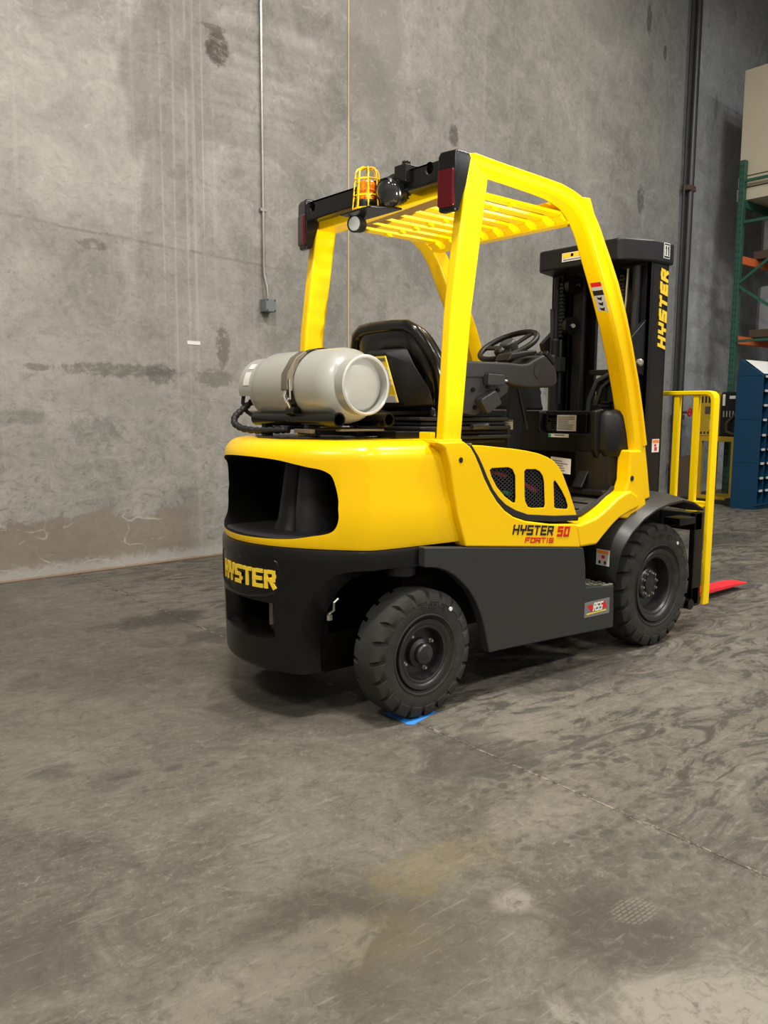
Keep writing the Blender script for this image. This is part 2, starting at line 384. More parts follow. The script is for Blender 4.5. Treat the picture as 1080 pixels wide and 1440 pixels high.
    # fine scratches
    for ang, sd in ((0.5, 0.0), (2.1, 3.7), (1.2, 9.1)):
        v = t.n('ShaderNodeMapping'); t.link(P, v.inputs['Vector'])
        v.inputs['Rotation'].default_value = (0, 0, ang); v.inputs['Scale'].default_value = (5.5, 60, 1); v.inputs['Location'].default_value = (sd, sd, 0)
        sc = t.noise(v.outputs[0], 1.0, 5, 0.65)
        c = t.mix(t.math('MULTIPLY', t.ramp(sc, 0.60, 0.72), 0.28), c, (0.2400, 0.2217, 0.1852, 1))
        c = t.mix(t.math('MULTIPLY', t.ramp(sc, 0.40, 0.28), 0.30), c, (0.0347, 0.0314, 0.0270, 1))
    c = t.mix(t.math('MULTIPLY', t.ramp(n_speck, 0.71, 0.76), 0.5), c, (0.4080, 0.3814, 0.3181, 1))
    c = t.mix(t.math('MULTIPLY', t.ramp(n_speck, 0.31, 0.26), 0.5), c, (0.0408, 0.0375, 0.0318, 1))
    t.link(c, t.b.inputs['Base Color'])
    r = t.math('ADD', 0.42, t.math('MULTIPLY', n_mid, 0.30))
    t.link(r, t.b.inputs['Roughness'])
    t.b.inputs['Specular IOR Level'].default_value = 0.35
    t.bump(t.math('ADD', n_fine, t.math('MULTIPLY', n_mid, 0.7)), 0.22, 0.006)
    return t.m


MAT['wall'] = wall_material()
MAT['floor'] = floor_material()


# ------------------------------------------------------------------ mesh helpers
XZ = lambda u, v, d: Vector((u, d, v))
YZ = lambda u, v, d: Vector((d, u, v))
XY = lambda u, v, d: Vector((u, v, d))


class MB:
    def __init__(s):
        s.bm = bmesh.new()

    def face(s, vs, mi=0):
        try:
            f = s.bm.faces.new(vs)
            f.material_index = mi
            return f
        except ValueError:
            return None

    def box(s, c, size, rot=None, mi=0):
        c = Vector(c); h = Vector(size) / 2
        vs = []
        for sx, sy, sz in ((-1, -1, -1), (1, -1, -1), (1, 1, -1), (-1, 1, -1), (-1, -1, 1), (1, -1, 1), (1, 1, 1), (-1, 1, 1)):
            p = Vector((sx * h.x, sy * h.y, sz * h.z))
            if rot is not None:
                p = rot @ p
            vs.append(s.bm.verts.new(c + p))
        for q in ((0, 3, 2, 1), (4, 5, 6, 7), (0, 1, 5, 4), (1, 2, 6, 5), (2, 3, 7, 6), (3, 0, 4, 7)):
            s.face([vs[i] for i in q], mi)
        return s

    def bb(s, a, b, mi=0):
        a = Vector(a); b = Vector(b)
        return s.box((a + b) / 2, [abs(b[i] - a[i]) for i in range(3)], None, mi)

    def bar(s, a, b, w, h, mi=0, up=Vector((0, 0, 1))):
        a = Vector(a); b = Vector(b); d = (b - a)
        L = d.length; d.normalize()
        if abs(d.dot(up)) > 0.98:
            up = Vector((1, 0, 0))
        x = up.cross(d).normalized(); z = d.cross(x)
        R = Matrix((d, x, z)).transposed()
        return s.box((a + b) / 2, (L, w, h), R, mi)

    def prism(s, pts, f, d0, d1, mi=0, cap_mi=None):
        a = [s.bm.verts.new(f(u, v, d0)) for u, v in pts]
        b = [s.bm.verts.new(f(u, v, d1)) for u, v in pts]
        n = len(pts)
        s.face(a, mi); s.face(b[::-1], mi if cap_mi is None else cap_mi)
        for i in range(n):
            s.face([a[i], b[i], b[(i + 1) % n], a[(i + 1) % n]], mi)
        return s

    def loft(s, rings, closed=True, cap=True, mi=0, smooth=True):
        R = [[s.bm.verts.new(Vector(p)) for p in r] for r in rings]
        n = len(R[0])
        for i in range(len(R) - 1):
            for j in range(n if closed else n - 1):
                s.face([R[i][j], R[i][(j + 1) % n], R[i + 1][(j + 1) % n], R[i + 1][j]], mi)
        if cap:
            s.face(R[0][::-1], mi); s.face(R[-1], mi)
        return s

    def tube(s, pts, r, n=10, closed=False, mi=0, cap=True):
        pts = [Vector(p) for p in pts]
        m = len(pts)
        rad = r if isinstance(r, (list, tuple)) else [r] * m
        rings = []
        ref = None
        for i, p in enumerate(pts):
            if closed:
                t = pts[(i + 1) % m] - pts[i - 1]
            else:
                t = pts[min(i + 1, m - 1)] - pts[max(i - 1, 0)]
            t.normalize()
            if ref is None:
                ref = Vector((0, 0, 1)) if abs(t.z) < 0.9 else Vector((1, 0, 0))
            x = (ref - t * ref.dot(t)).normalized()
            y = t.cross(x)
            ref = x
            rings.append([p + (x * math.cos(2 * PI * k / n) + y * math.sin(2 * PI * k / n)) * rad[i] for k in range(n)])
        if closed:
            rings.append(rings[0])
            R = [[s.bm.verts.new(q) for q in rg] for rg in rings[:-1]]
            for i in range(m):
                for k in range(n):
                    s.face([R[i][k], R[i][(k + 1) % n], R[(i + 1) % m][(k + 1) % n], R[(i + 1) % m][k]], mi)
            return s
        return s.loft(rings, True, cap, mi)

    def lathe(s, prof, origin, axis, n=32, mi=0, cap0=False, cap1=False):
        """prof: (radius, distance along axis)"""
        o = Vector(origin); ax = Vector(axis).normalized()
        ref = Vector((0, 0, 1)) if abs(ax.z) < 0.9 else Vector((1, 0, 0))
        x = (ref - ax * ref.dot(ax)).normalized(); y = ax.cross(x)
        rings = []
        for r, h in prof:
            rings.append([o + ax * h + (x * math.cos(2 * PI * k / n) + y * math.sin(2 * PI * k / n)) * max(r, 1e-5) for k in range(n)])
        R = [[s.bm.verts.new(q) for q in rg] for rg in rings]
        for i in range(len(R) - 1):
            for k in range(n):
                s.face([R[i][k], R[i + 1][k], R[i + 1][(k + 1) % n], R[i][(k + 1) % n]], mi)
        if cap0:
            s.face(R[0], mi)
        if cap1:
            s.face(R[-1][::-1], mi)
        return s

    def build(s, name, mats, parent=None, bevel=0.0, seg=2, sharp=35, smooth=True):
        bmesh.ops.recalc_face_normals(s.bm, faces=s.bm.faces)
        me = bpy.data.meshes.new(name)
        s.bm.to_mesh(me); s.bm.free()
        if not isinstance(mats, (list, tuple)):
            mats = [mats]
        for m in mats:
            me.materials.append(MAT[m] if isinstance(m, str) else m)
        if smooth:
            me.polygons.foreach_set('use_smooth', [True] * len(me.polygons))
            me.set_sharp_from_angle(angle=math.radians(sharp))
        o = bpy.data.objects.new(name, me)
        COL.objects.link(o)
        if parent is not None:
            o.parent = parent
            o.matrix_parent_inverse = world_of(parent).inverted()
        if bevel:
            md = o.modifiers.new('bevel', 'BEVEL')
            md.width = bevel; md.segments = seg; md.limit_method = 'ANGLE'; md.angle_limit = math.radians(32)
            md.harden_normals = smooth
        return o


def world_of(o):
    m = o.matrix_basis.copy()
    if o.parent is not None:
        m = world_of(o.parent) @ o.matrix_parent_inverse @ m
    return m


def thing(name, loc, label, cat, group=None):
    o = bpy.data.objects.new(name, None)
    o.empty_display_size = 0.1
    o.location = loc
    COL.objects.link(o)
    o['label'] = label; o['category'] = cat
    if group:
        o['group'] = group
    return o


def tag(o, label, cat, group=None):
    o['label'] = label; o['category'] = cat
    if group:
        o['group'] = group
    return o


def bake(o):
    """apply the modifiers of o once (booleans), keep it an ordinary mesh"""
    dg = bpy.context.evaluated_depsgraph_get()
    me = bpy.data.meshes.new_from_object(o.evaluated_get(dg))
    o.modifiers.clear()
    o.data = me
    return o


def cut(o, *cutters):
    """subtract cutter builders; faces of the cut take material slot 1"""
    tmp = []
    for mb in cutters:
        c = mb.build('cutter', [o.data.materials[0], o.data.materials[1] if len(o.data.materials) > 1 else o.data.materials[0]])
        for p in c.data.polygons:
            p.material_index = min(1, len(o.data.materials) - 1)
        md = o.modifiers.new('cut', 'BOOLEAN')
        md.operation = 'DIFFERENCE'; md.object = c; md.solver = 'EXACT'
        try:
            md.material_mode = 'INDEX'
        except Exception:
            pass
        tmp.append(c)
    bpy.context.view_layer.update()
    bake(o)
    for c in tmp:
        bpy.data.objects.remove(c, do_unlink=True)
    o.data.polygons.foreach_set('use_smooth', [True] * len(o.data.polygons))
    o.data.set_sharp_from_angle(angle=math.radians(35))
    return o


def bevmod(o, w, seg=2):
    md = o.modifiers.new('bevel', 'BEVEL')
    md.width = w; md.segments = seg; md.limit_method = 'ANGLE'; md.angle_limit = math.radians(32); md.harden_normals = True


# ---- lettering: squared stroke letters
GLY = {
    'H': [[(0, 0), (0, 1)], [(1, 0), (1, 1)], [(0, .5), (1, .5)]],
    'Y': [[(0, 1), (0, .5), (1, .5), (1, 1)], [(.5, .5), (.5, 0)]],
    'S': [[(1, 1), (0, 1), (0, .5), (1, .5), (1, 0), (0, 0)]],
    'T': [[(0, 1), (1, 1)], [(.5, 1), (.5, 0)]],
    'E': [[(1, 1), (0, 1), (0, 0), (1, 0)], [(0, .5), (.85, .5)]],
    'R': [[(0, 0), (0, 1), (1, 1), (1, .48), (0, .48)], [(.55, .48), (1, 0)]],
    'F': [[(0, 0), (0, 1), (1, 1)], [(0, .5), (.85, .5)]],
    'O': [[(0, 0), (0, 1), (1, 1), (1, 0), (0, 0)]],
    'I': [[(.5, 0), (.5, 1)]],
    '5': [[(1, 1), (0, 1), (0, .56), (1, .56), (1, 0), (0, 0)]],
    '0': [[(0, 0), (0, 1), (1, 1), (1, 0), (0, 0)]],
    '6': [[(1, 1), (0, 1), (0, 0), (1, 0), (1, .5), (0, .5)]],
    '9': [[(0, 0), (1, 0), (1, 1), (0, 1), (0, .5), (1, .5)]],
    '7': [[(0, 1), (1, 1), (.45, 0)]],
    '2': [[(0, 1), (1, 1), (1, .5), (0, .5), (0, 0), (1, 0)]],
    '1': [[(.5, 0), (.5, 1), (.2, .85)]],
    '.': [[(.4, 0), (.6, 0)]],
    '-': [[(.1, .45), (.9, .45)]],
}


def lettering(mb, word, f, h, w, gap, t, d0, d1, shear=0.0, mi=0, narrow='I1.'):
    """f(u, v, d) maps the flat text frame into the scene"""
    u = 0.0
    nst = 0
    for ch in word:
        ww = w * (0.45 if ch in narrow else 1.0)
        if ch != ' ':
            for pl in GLY[ch]:
                P = [(u + t / 2 + (ww - t) * a, t / 2 + (h - t) * b) for a, b in pl]
                for (x0, y0), (x1, y1) in zip(P, P[1:]):
                    L = math.hypot(x1 - x0, y1 - y0)
                    dx, dy = (x1 - x0) / L, (y1 - y0) / L
                    e = t / 2
                    q = [(x0 - dx * e - dy * e, y0 - dy * e + dx * e), (x1 + dx * e - dy * e, y1 + dy * e + dx * e),
                         (x1 + dx * e + dy * e, y1 + dy * e - dx * e), (x0 - dx * e + dy * e, y0 - dy * e - dx * e)]
                    mb.prism([(a + b * shear, b) for a, b in q], f, d0, d1 + 0.00025 * (nst % 6), mi)
                    nst += 1
        u += ww + gap
    return u - gap


def frame(o, U, V, N):
    o = Vector(o); U = Vector(U).normalized(); V = Vector(V).normalized(); N = Vector(N).normalized()
    return lambda u, v, d: o + U * u + V * v + N * d


def decal(name, f, w, h, rects, mats, parent, thick=0.0015, base=0):
    """a thin label: base plate plus printed rectangles (u0, v0, u1, v1 in 0..1, material index)"""
    mb = MB()
    mb.prism([(0, 0), (w, 0), (w, h), (0, h)], f, 0.0, thick, base)
    for u0, v0, u1, v1, mi in rects:
        mb.prism([(u0 * w, v0 * h), (u1 * w, v0 * h), (u1 * w, v1 * h), (u0 * w, v1 * h)], f, thick * 0.5, thick * 1.5, mi)
    return mb.build(name, mats, parent, smooth=False)


def text_lines(u0, v0, u1, v1, n, mi, seed=0):
    rnd = random.Random(seed)
    out = []
    for i in range(n):
        v = v1 - (i + 0.5) * (v1 - v0) / n
        hh = (v1 - v0) / n * 0.22
        out.append((u0, v - hh, u0 + (u1 - u0) * rnd.uniform(0.6, 1.0), v + hh, mi))
    return out


# ------------------------------------------------------------------ setting
WN = math.hypot(1, 0.05)
WD = Vector((1, 0.05, 0)) / WN           # along the long concrete wall
WNRM = Vector((0.05, -1, 0)) / WN        # out of the wall, into the room


def wl(x, z, d=0.0):
    """point on the concrete wall at room coordinate x, height z, d in front of it"""
    return Vector((x, 3.17 + 0.05 * x, z)) + WNRM * d


def structure(o):
    o['kind'] = 'structure'
    return o


ROOM_X0, ROOM_X1, ROOM_Y0, ROOM_Z = -9.0, 17.0, -10.5, 8.0
mb = MB(); mb.bb((ROOM_X0, ROOM_Y0, -0.30), (ROOM_X1, 4.4, -0.05))
floor = structure(mb.build('floor', 'floor', smooth=False))
xs = [ROOM_X0, -5.05, -0.058, 5.0, 10.05, ROOM_X1]
for i in range(5):
    mb = MB(); mb.bb((xs[i] + 0.0012, ROOM_Y0, -0.06), (xs[i + 1] - 0.0012, 4.4, 0.0))
    mb.build('slab', 'floor', floor, smooth=False)
mb = MB(); mb.prism([(ROOM_X0, 3.17 + 0.05 * ROOM_X0 + 0.06), (ROOM_X1, 3.17 + 0.05 * ROOM_X1 + 0.06), (ROOM_X1, 4.6), (ROOM_X0, 4.6)], XY, -0.3, ROOM_Z)
wall = structure(mb.build('wall_left', 'wall', smooth=False))
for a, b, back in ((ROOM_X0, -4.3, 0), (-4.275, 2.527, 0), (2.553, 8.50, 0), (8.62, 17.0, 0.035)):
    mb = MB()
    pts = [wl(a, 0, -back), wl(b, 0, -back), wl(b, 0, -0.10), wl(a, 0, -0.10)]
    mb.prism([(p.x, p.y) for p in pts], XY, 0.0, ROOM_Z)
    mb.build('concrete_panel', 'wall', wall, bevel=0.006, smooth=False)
mb = MB(); mb.bar(wl(2.54, 0, -0.014), wl(2.54, ROOM_Z, -0.014), 0.03, 0.02)
mb.build('joint_sealant', 'sealant', wall, smooth=False)
mb = MB(); mb.bb((ROOM_X0 - 0.2, ROOM_Y0, -0.3), (ROOM_X0, 4.4, ROOM_Z)); structure(mb.build('wall_back', 'farwall', smooth=False))
mb = MB(); mb.bb((ROOM_X1, ROOM_Y0, -0.3), (ROOM_X1 + 0.2, 4.4, ROOM_Z)); structure(mb.build('wall_front', 'farwall', smooth=False))
mb = MB(); mb.bb((ROOM_X0 - 0.2, ROOM_Y0 - 0.2, -0.3), (ROOM_X1 + 0.2, ROOM_Y0, ROOM_Z)); structure(mb.build('wall_right', 'farwall', smooth=False))
mb = MB(); mb.bb((ROOM_X0 - 0.2, ROOM_Y0 - 0.2, ROOM_Z), (ROOM_X1 + 0.2, 4.6, ROOM_Z + 0.2)); structure(mb.build('ceiling', 'ceiling', smooth=False))

# ---- things on the wall
t = thing('electrical_conduit', wl(1.6, 2.1), 'thin galvanised conduit running down the concrete wall into a small grey box', 'conduit')
mb = MB(); mb.tube([wl(1.60, 7.9, 0.018), wl(1.598, 2.42, 0.018), wl(1.600, 2.33, 0.022), wl(1.612, 2.24, 0.040), wl(1.616, 2.13, 0.045)], 0.0125, 10)
mb.build('conduit_pipe', 'conduit', t)
for z in (2.86, 5.2):
    mb = MB(); mb.box(wl(1.597, z, 0.014), (0.06, 0.03, 0.025), Matrix.Rotation(math.atan(0.05), 3, 'Z'))
    mb.build('pipe_strap', 'conduit', t, bevel=0.003)
RW = Matrix.Rotation(math.atan(0.05), 3, 'Z')
mb = MB(); mb.box(wl(1.617, 2.083, 0.045), (0.10, 0.088, 0.105), RW)
bx = mb.build('junction_box', 'box_grey', t, bevel=0.004)
mb = MB(); mb.box(wl(1.617, 2.083, 0.0915), (0.098, 0.004, 0.103), RW)
mb.build('box_lid', 'box_grey', bx, bevel=0.003)
for dx in (-0.038, 0.038):
    for dz in (-0.042, 0.042):
        mb = MB(); mb.lathe([(0.006, 0), (0.006, 0.003)], wl(1.617 + dx, 2.083 + dz, 0.0935), WNRM, 8, cap1=True)
        mb.build('lid_screw', 'print_black', bx)
mb = MB(); mb.box(wl(0.935, 1.737, 0.002), (0.115, 0.003, 0.028), RW)
tag(mb.build('tape_strip', 'white', smooth=False), 'short strip of white tape stuck on the concrete wall left of the gas tank', 'tape')

t = thing('downpipe', wl(8.66, 0), 'tall dark downpipe with rusty brackets at the joint between wall panels', 'pipe')
mb = MB(); mb.tube([wl(8.68, 0.02, 0.06), wl(8.68, 7.9, 0.06)], 0.05, 14); mb.build('pipe', 'pipe_dark', t)
mb = MB(); mb.tube([wl(8.565, 0.02, 0.03), wl(8.565, 7.9, 0.03)], 0.018, 10); mb.build('thin_pipe', 'pipe_dark', t)
for z in (4.30, 1.15, 0.45):
    mb = MB(); mb.box(wl(8.66, z, 0.05), (0.20, 0.12, 0.07), RW); mb.build('bracket', 'rust', t, bevel=0.006)
t = thing('pipe_valve', wl(8.40, 1.2), 'small red round valve wheel seen between bars of the yellow load guard', 'valve')
mb = MB(); mb.tube([wl(8.86, 1.22, 0.0), wl(8.86, 1.22, 0.13)], 0.018, 8); mb.build('stem', 'rust', t)
mb = MB()
c0 = wl(8.86, 1.22, 0.13)
mb.tube([c0 + WD * 0.055 * math.cos(a) + Vector((0, 0, 0.055 * math.sin(a))) for a in [2 * PI * k / 16 for k in range(16)]], 0.010, 8, closed=True)
for k in range(3):
    a = k * PI / 3
    d = WD * 0.05 * math.cos(a) + Vector((0, 0, 0.05 * math.sin(a)))
    mb.tube([c0 - d, c0 + d], 0.006, 6)
mb.build('wheel', 'print_red', t)

# ------------------------------------------------------------------ forklift
FL = thing('forklift', (0.8, 0, 0), 'yellow and black counterbalance forklift with gas tank parked by the concrete wall', 'forklift')
KX, X0 = 1.04, -0.5


def cw_outline(off=0.0, front=0.22, n=14):
    """plan of the counterweight: bowed back, soft corners, slightly opening sides"""
    half = []
    for i in range(n + 1):
        y = 0.455 * i / n
        half.append((X0 + KX * y * y, y))
    cx = [(-0.262, 0.478), (-0.240, 0.494), (-0.212, 0.504), (-0.17, 0.511), (-0.06, 0.520), (front, 0.524 + 0.06 * front)]
    half += cx
    # offset outward (negative off = inward)
    pts = [(x, -y) for x, y in reversed(half[1:])] + half
    out = []
    m = len(pts)
    for i in range(m):
        a = Vector(pts[max(i - 1, 0)]); b = Vector(pts[min(i + 1, m - 1)])
        tdir = (b - a).normalized()
        nrm = Vector((-tdir.y, tdir.x))     # pts run right side -> rear -> left side
        out.append((pts[i][0] + nrm.x * off, pts[i][1] + nrm.y * off))
    out[0] = (front, out[0][1]); out[-1] = (front, out[-1][1])
    return out


# check orientation of the offset: outward must move the rear centre to smaller x
_t = cw_outline(0.1)
SGN = 1.0 if min(p[0] for p in _t) < -0.55 else -1.0


def cw_ring(z, off, front=0.22):
    return [(x, y, z) for x, y in cw_outline(off * SGN, front)]


# yellow upper counterweight
lv = [(0.690, 0.001), (0.70, 0.004), (0.845, 0.004), (0.872, 0.0), (1.022, -0.002)]
for k in range(1, 8):
    a = k / 7 * PI / 2
    lv.append((1.022 + 0.072 * math.sin(a), -0.002 - 0.075 * (1 - math.cos(a))))
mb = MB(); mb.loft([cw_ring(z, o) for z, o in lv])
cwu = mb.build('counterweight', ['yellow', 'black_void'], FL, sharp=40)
op = [(0.0, 0.715), (-0.15, 0.717), (-0.257, 0.723), (-0.333, 0.738), (-0.382, 0.750), (-0.404, 0.768), (-0.414, 0.800), (-0.4145, 0.834), (-0.408, 0.90),
      (-0.394, 0.958), (-0.378, 0.978), (-0.352, 0.990), (-0.310, 0.998), (-0.204, 1.020), (-0.10, 1.028), (0.0, 1.030)]
op = op + [(-y, z) for y, z in reversed(op[1:-1])]
sm_op = []
for i in range(len(op)):
    p0, p1, p2, p3 = (Vector(op[(i + k - 1) % len(op)]) for k in range(4))
    for q in (0.0, 0.34, 0.67):
        sm_op.append(tuple(0.5 * ((2 * p1) + (p2 - p0) * q + (2 * p0 - 5 * p1 + 4 * p2 - p3) * q * q + (3 * p1 - p0 - 3 * p2 + p3) * q ** 3)))
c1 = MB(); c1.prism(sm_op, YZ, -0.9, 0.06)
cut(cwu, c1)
# black edge liner of the opening, the centre rib and the sill inside
mb = MB()
rib = []
for z, w, x0 in ((0.716, 0.075, -0.335), (0.76, 0.060, -0.315), (0.86, 0.052, -0.300), (0.96, 0.050, -0.285), (1.029, 0.050, -0.275)):
    ring = []
    for k in range(9):
        a = PI / 2 + PI * k / 8
        ring.append((x0 + 0.045 + 0.045 * math.cos(a), w * math.sin(a), z))
    ring += [(0.05, -w, z), (0.05, w, z)]
    rib.append(ring)
mb.loft(rib); mb.build('centre_rib', 'black_plastic', FL)
mb = MB()
prof = []
for z, r in ((0.722, 0.085), (0.80, 0.082), (0.90, 0.070), (0.98, 0.058), (1.02, 0.03)):
    prof.append([(-0.215 + r * math.cos(a) * 1.1, -0.115 + r * math.sin(a) * 0.8 + (z - 0.72) * 0.06, z) for a in [2 * PI * k / 20 for k in range(20)]])
mb.loft(prof); mb.build('exhaust_shroud', 'grey_plastic', FL)
mb = MB(); mb.prism([(-0.40, 0.30), (-0.20, 0.40), (0.05, 0.40), (0.05, -0.40), (-0.20, -0.40), (-0.40, -0.30), (-0.46, -0.18), (-0.485, 0), (-0.46, 0.18)], XY, 0.712, 0.722)
mb.build('opening_sill', 'grey_plastic', FL, bevel=0.003)
mb = MB(); mb.bb((0.0, -0.44, 0.71), (0.05, 0.44, 1.03)); mb.build('radiator_baffle', 'black_void', FL)
for s_ in (1, -1):
    mb = MB(); mb.prism([(-0.06, 0.42 * s_), (-0.04, 0.26 * s_), (0.0, 0.26 * s_), (0.0, 0.42 * s_)], XY, 0.74, 0.98)
    mb.build('duct', 'black_plastic', FL, bevel=0.01)

# black lower counterweight with wheel arches
lv = [(0.186, -0.03), (0.190, -0.012), (0.205, 0.0), (0.40, 0.006), (0.62, 0.012), (0.672, 0.012), (0.685, 0.007), (0.690, -0.004)]
mb = MB(); mb.loft([cw_ring(z, o, 0.0) for z, o in lv])
cwl = mb.build('lower_counterweight', ['black_paint', 'black_paint'], FL, sharp=40)


ARCH_IN = [(-0.33, -0.285, -0.05), (-0.33, -0.285, 0.2), (-0.33, -0.285, 0.289), (-0.327, -0.295, 0.365), (-0.318, -0.319, 0.429), (-0.295, -0.368, 0.521), (-0.272, -0.423, 0.576), (-0.248, -0.466, 0.598), (-0.198, -0.503, 0.61), (-0.1, -0.52, 0.614)]
ARCH_OUT = [(-0.432, -0.262, -0.05), (-0.428, -0.264, 0.226), (-0.420, -0.277, 0.31), (-0.405, -0.302, 0.416), (-0.379, -0.341, 0.513), (-0.350, -0.379, 0.563),
            (-0.320, -0.416, 0.592), (-0.288, -0.452, 0.604), (-0.215, -0.512, 0.615), (-0.10, -0.53, 0.618)]


def arch_cutter(s):
    b = MB(); b.prism([(x, z) for x, y, z in ARCH_IN] + [(0.3, 0.614), (0.3, -0.05)], XZ, s * 0.30, s * 1.1)
    return b


def arch_flare(s):
    """slanting face between the outer and inner rims of the wheel arch"""
    rows = []
    for i, o in zip(ARCH_IN, ARCH_OUT):
        a = Vector(i); v = Vector(o) - a
        p = a - v * 0.15; q = a + v * 2.2
        w = Vector((q.x + 0.02, -1.0, q.z)); u_ = Vector((p.x + 0.02, -1.0, p.z))
        rows.append([(k.x, -s * k.y, k.z) for k in (p, q, w, u_)])
    b = MB(); b.loft(rows)
    return b


# tow pocket
def pocket():
    b = MB()
    R = lambda x, w, z0, z1: [(x, -w, z0), (x, w, z0), (x, w, z1), (x, -w, z1)]
    b.loft([R(-0.8, 0.42, 0.20, 0.50), R(-0.475, 0.195, 0.325, 0.465), R(-0.41, 0.16, 0.355, 0.452), R(-0.30, 0.16, 0.355, 0.452)])
    return b


cut(cwl, arch_cutter(-1), arch_cutter(1), pocket())
cut(cwl, arch_flare(-1), arch_flare(1))
bevmod(cwl, 0.006)
# raised name plate on the bowed back
def cwx(y, off=0.0):
    return X0 + KX * y * y - off
mb = MB()
def plate_ring(g, off):
    o = []
    P = [(-0.205, 0.628), (-0.19, 0.633), (0.0, 0.628), (0.19, 0.633), (0.205, 0.628), (0.213, 0.61), (0.213, 0.53), (0.203, 0.508), (0.17, 0.493), (0.08, 0.480), (0.0, 0.477), (-0.08, 0.480), (-0.17, 0.493), (-0.203, 0.508), (-0.213, 0.53), (-0.213, 0.61)]
    for y, z in P:
        y *= 1 - g / 0.21; z = 0.556 + (z - 0.556) * (1 - g / 0.08)
        o.append((cwx(y, off), y, z))
    return o
mb.loft([plate_ring(-0.006, -0.01), plate_ring(-0.006, 0.012), plate_ring(-0.003, 0.016), plate_ring(0.001, 0.016), plate_ring(0.004, 0.013)])
# bulge the cap: add inner rings so it follows the bow
mb2 = MB()
for j in range(-6, 6):
    y0, y1 = 0.2 * j / 6, 0.2 * (j + 1) / 6
plate = mb.build('name_plate', 'black_paint', FL)
mb = MB()
f = lambda u, v, d: Vector((cwx(0.150 - u, 0.013 + d) , 0.150 - u, 0.523 + v))
lettering(mb, 'HYSTER', f, 0.074, 0.0525, 0.0082, 0.0150, -0.002, 0.003)
mb.build('raised_lettering', 'print_yellow', plate, smooth=False)
t_ = MB(); t_.lathe([(0.012, 0), (0.014, 0.01), (0.014, 0.115), (0.012, 0.125)], (-0.405, -0.075, 0.335), (0, 0, 1), 14, cap0=True, cap1=True)
t_.build('tow_pin', 'strap', FL)
mb = MB()
f = frame((-0.302, 0.10, 0.385), (0, -1, 0), (0, 0, 1), (-1, 0, 0))
lettering(mb, '50', f, 0.05, 0.04, 0.012, 0.009, 0.0, 0.006)
mb.build('cast_number', 'black_paint', FL, smooth=False)

# chassis inside (dark)
mb = MB()
mb.bb((0.06, -0.34, 0.26), (1.30, 0.34, 0.70)); mb.bb((-0.30, -0.30, 0.33), (0.2, 0.30, 0.69)); mb.bb((1.25, -0.30, 0.30), (1.70, 0.30, 0.66))
mb.bb((0.30, -0.52, 0.62), (0.97, 0.52, 0.70))
mb.build('chassis', 'black_void', FL, bevel=0.01)
mb = MB(); mb.bb((-0.07, -0.40, 0.20), (0.07, 0.40, 0.33)); mb.tube([(0, -0.42, 0.265), (0, 0.42, 0.265)], 0.05, 12); mb.build('steer_axle', 'black_paint', FL, bevel=0.01)
mb = MB(); mb.lathe([(0.055, 0), (0.06, 0.02), (0.05, 0.06)], (-0.03, -0.43, 0.565), (0, 0, 1), 16, cap0=True, cap1=True); mb.build('bump_stop', 'grey_plastic', FL)
mb = MB(); mb.tube([(-0.30, -0.31, 0.42), (-0.29, -0.335, 0.44), (-0.29, -0.335, 0.47), (-0.27, -0.335, 0.482)], 0.006, 8); mb.lathe([(0.012, 0), (0.012, 0.02)], (-0.30, -0.32, 0.40), (0, 0, 1), 6, cap0=True, cap1=True)
mb.build('grease_fitting', 'steel', FL)

# right and left side panels
SKIRT = [(-0.029, 0.690), (0.20, 0.668), (0.964, 0.588), (0.985, 0.50), (0.992, 0.398), (1.213, 0.378), (1.220, 0.30), (1.224, 0.168), (0.80, 0.188), (0.42, 0.204), (0.345, 0.205),
         (0.325, 0.27), (0.308, 0.327), (0.285, 0.385), (0.254, 0.440), (0.220, 0.485), (0.179, 0.524), (0.130, 0.562), (0.079, 0.589), (0.03, 0.604), (-0.029, 0.612)]
FRAME_P = [(0.030, 1.090), (0.076, 1.062), (0.097, 1.004), (0.118, 0.91), (0.144, 0.803), (0.195, 0.670), (0.944, 0.590), (0.908, 0.702), (0.730, 0.716), (0.559, 0.744), (0.480, 0.768),
           (0.422, 0.800), (0.375, 0.84), (0.333, 0.888), (0.297, 0.938), (0.267, 0.992), (0.240, 1.035), (0.215, 1.066), (0.175, 1.090)]
SILL = [(0.908, 0.700), (0.95, 0.699), (1.051, 0.716), (1.11, 0.738), (1.159, 0.762), (1.20, 0.784), (1.231, 0.800), (1.29, 0.822), (1.34, 0.83), (1.40, 0.80), (1.42, 0.745), (1.322, 0.722),
        (1.250, 0.700), (1.215, 0.683), (1.183, 0.664), (1.125, 0.625), (1.075, 0.589), (0.946, 0.589)]
HOOD = [(0.225, 1.074), (0.30, 1.071), (0.392, 1.062), (0.480, 1.054), (0.570, 1.043), (0.650, 1.029), (0.713, 1.011), (0.755, 0.993), (0.789, 0.968), (0.815, 0.94), (0.838, 0.905),
        (0.875, 0.845), (0.934, 0.734), (0.760, 0.744), (0.582, 0.763), (0.50, 0.788), (0.435, 0.818), (0.392, 0.85), (0.355, 0.887), (0.322, 0.935), (0.293, 0.984), (0.265, 1.025)]
TRIM = [(0.934, 0.738), (0.760, 0.748), (0.582, 0.767), (0.50, 0.792), (0.435, 0.822), (0.392, 0.854), (0.355, 0.891), (0.322, 0.939), (0.293, 0.988), (0.265, 1.029), (0.222, 1.078)]
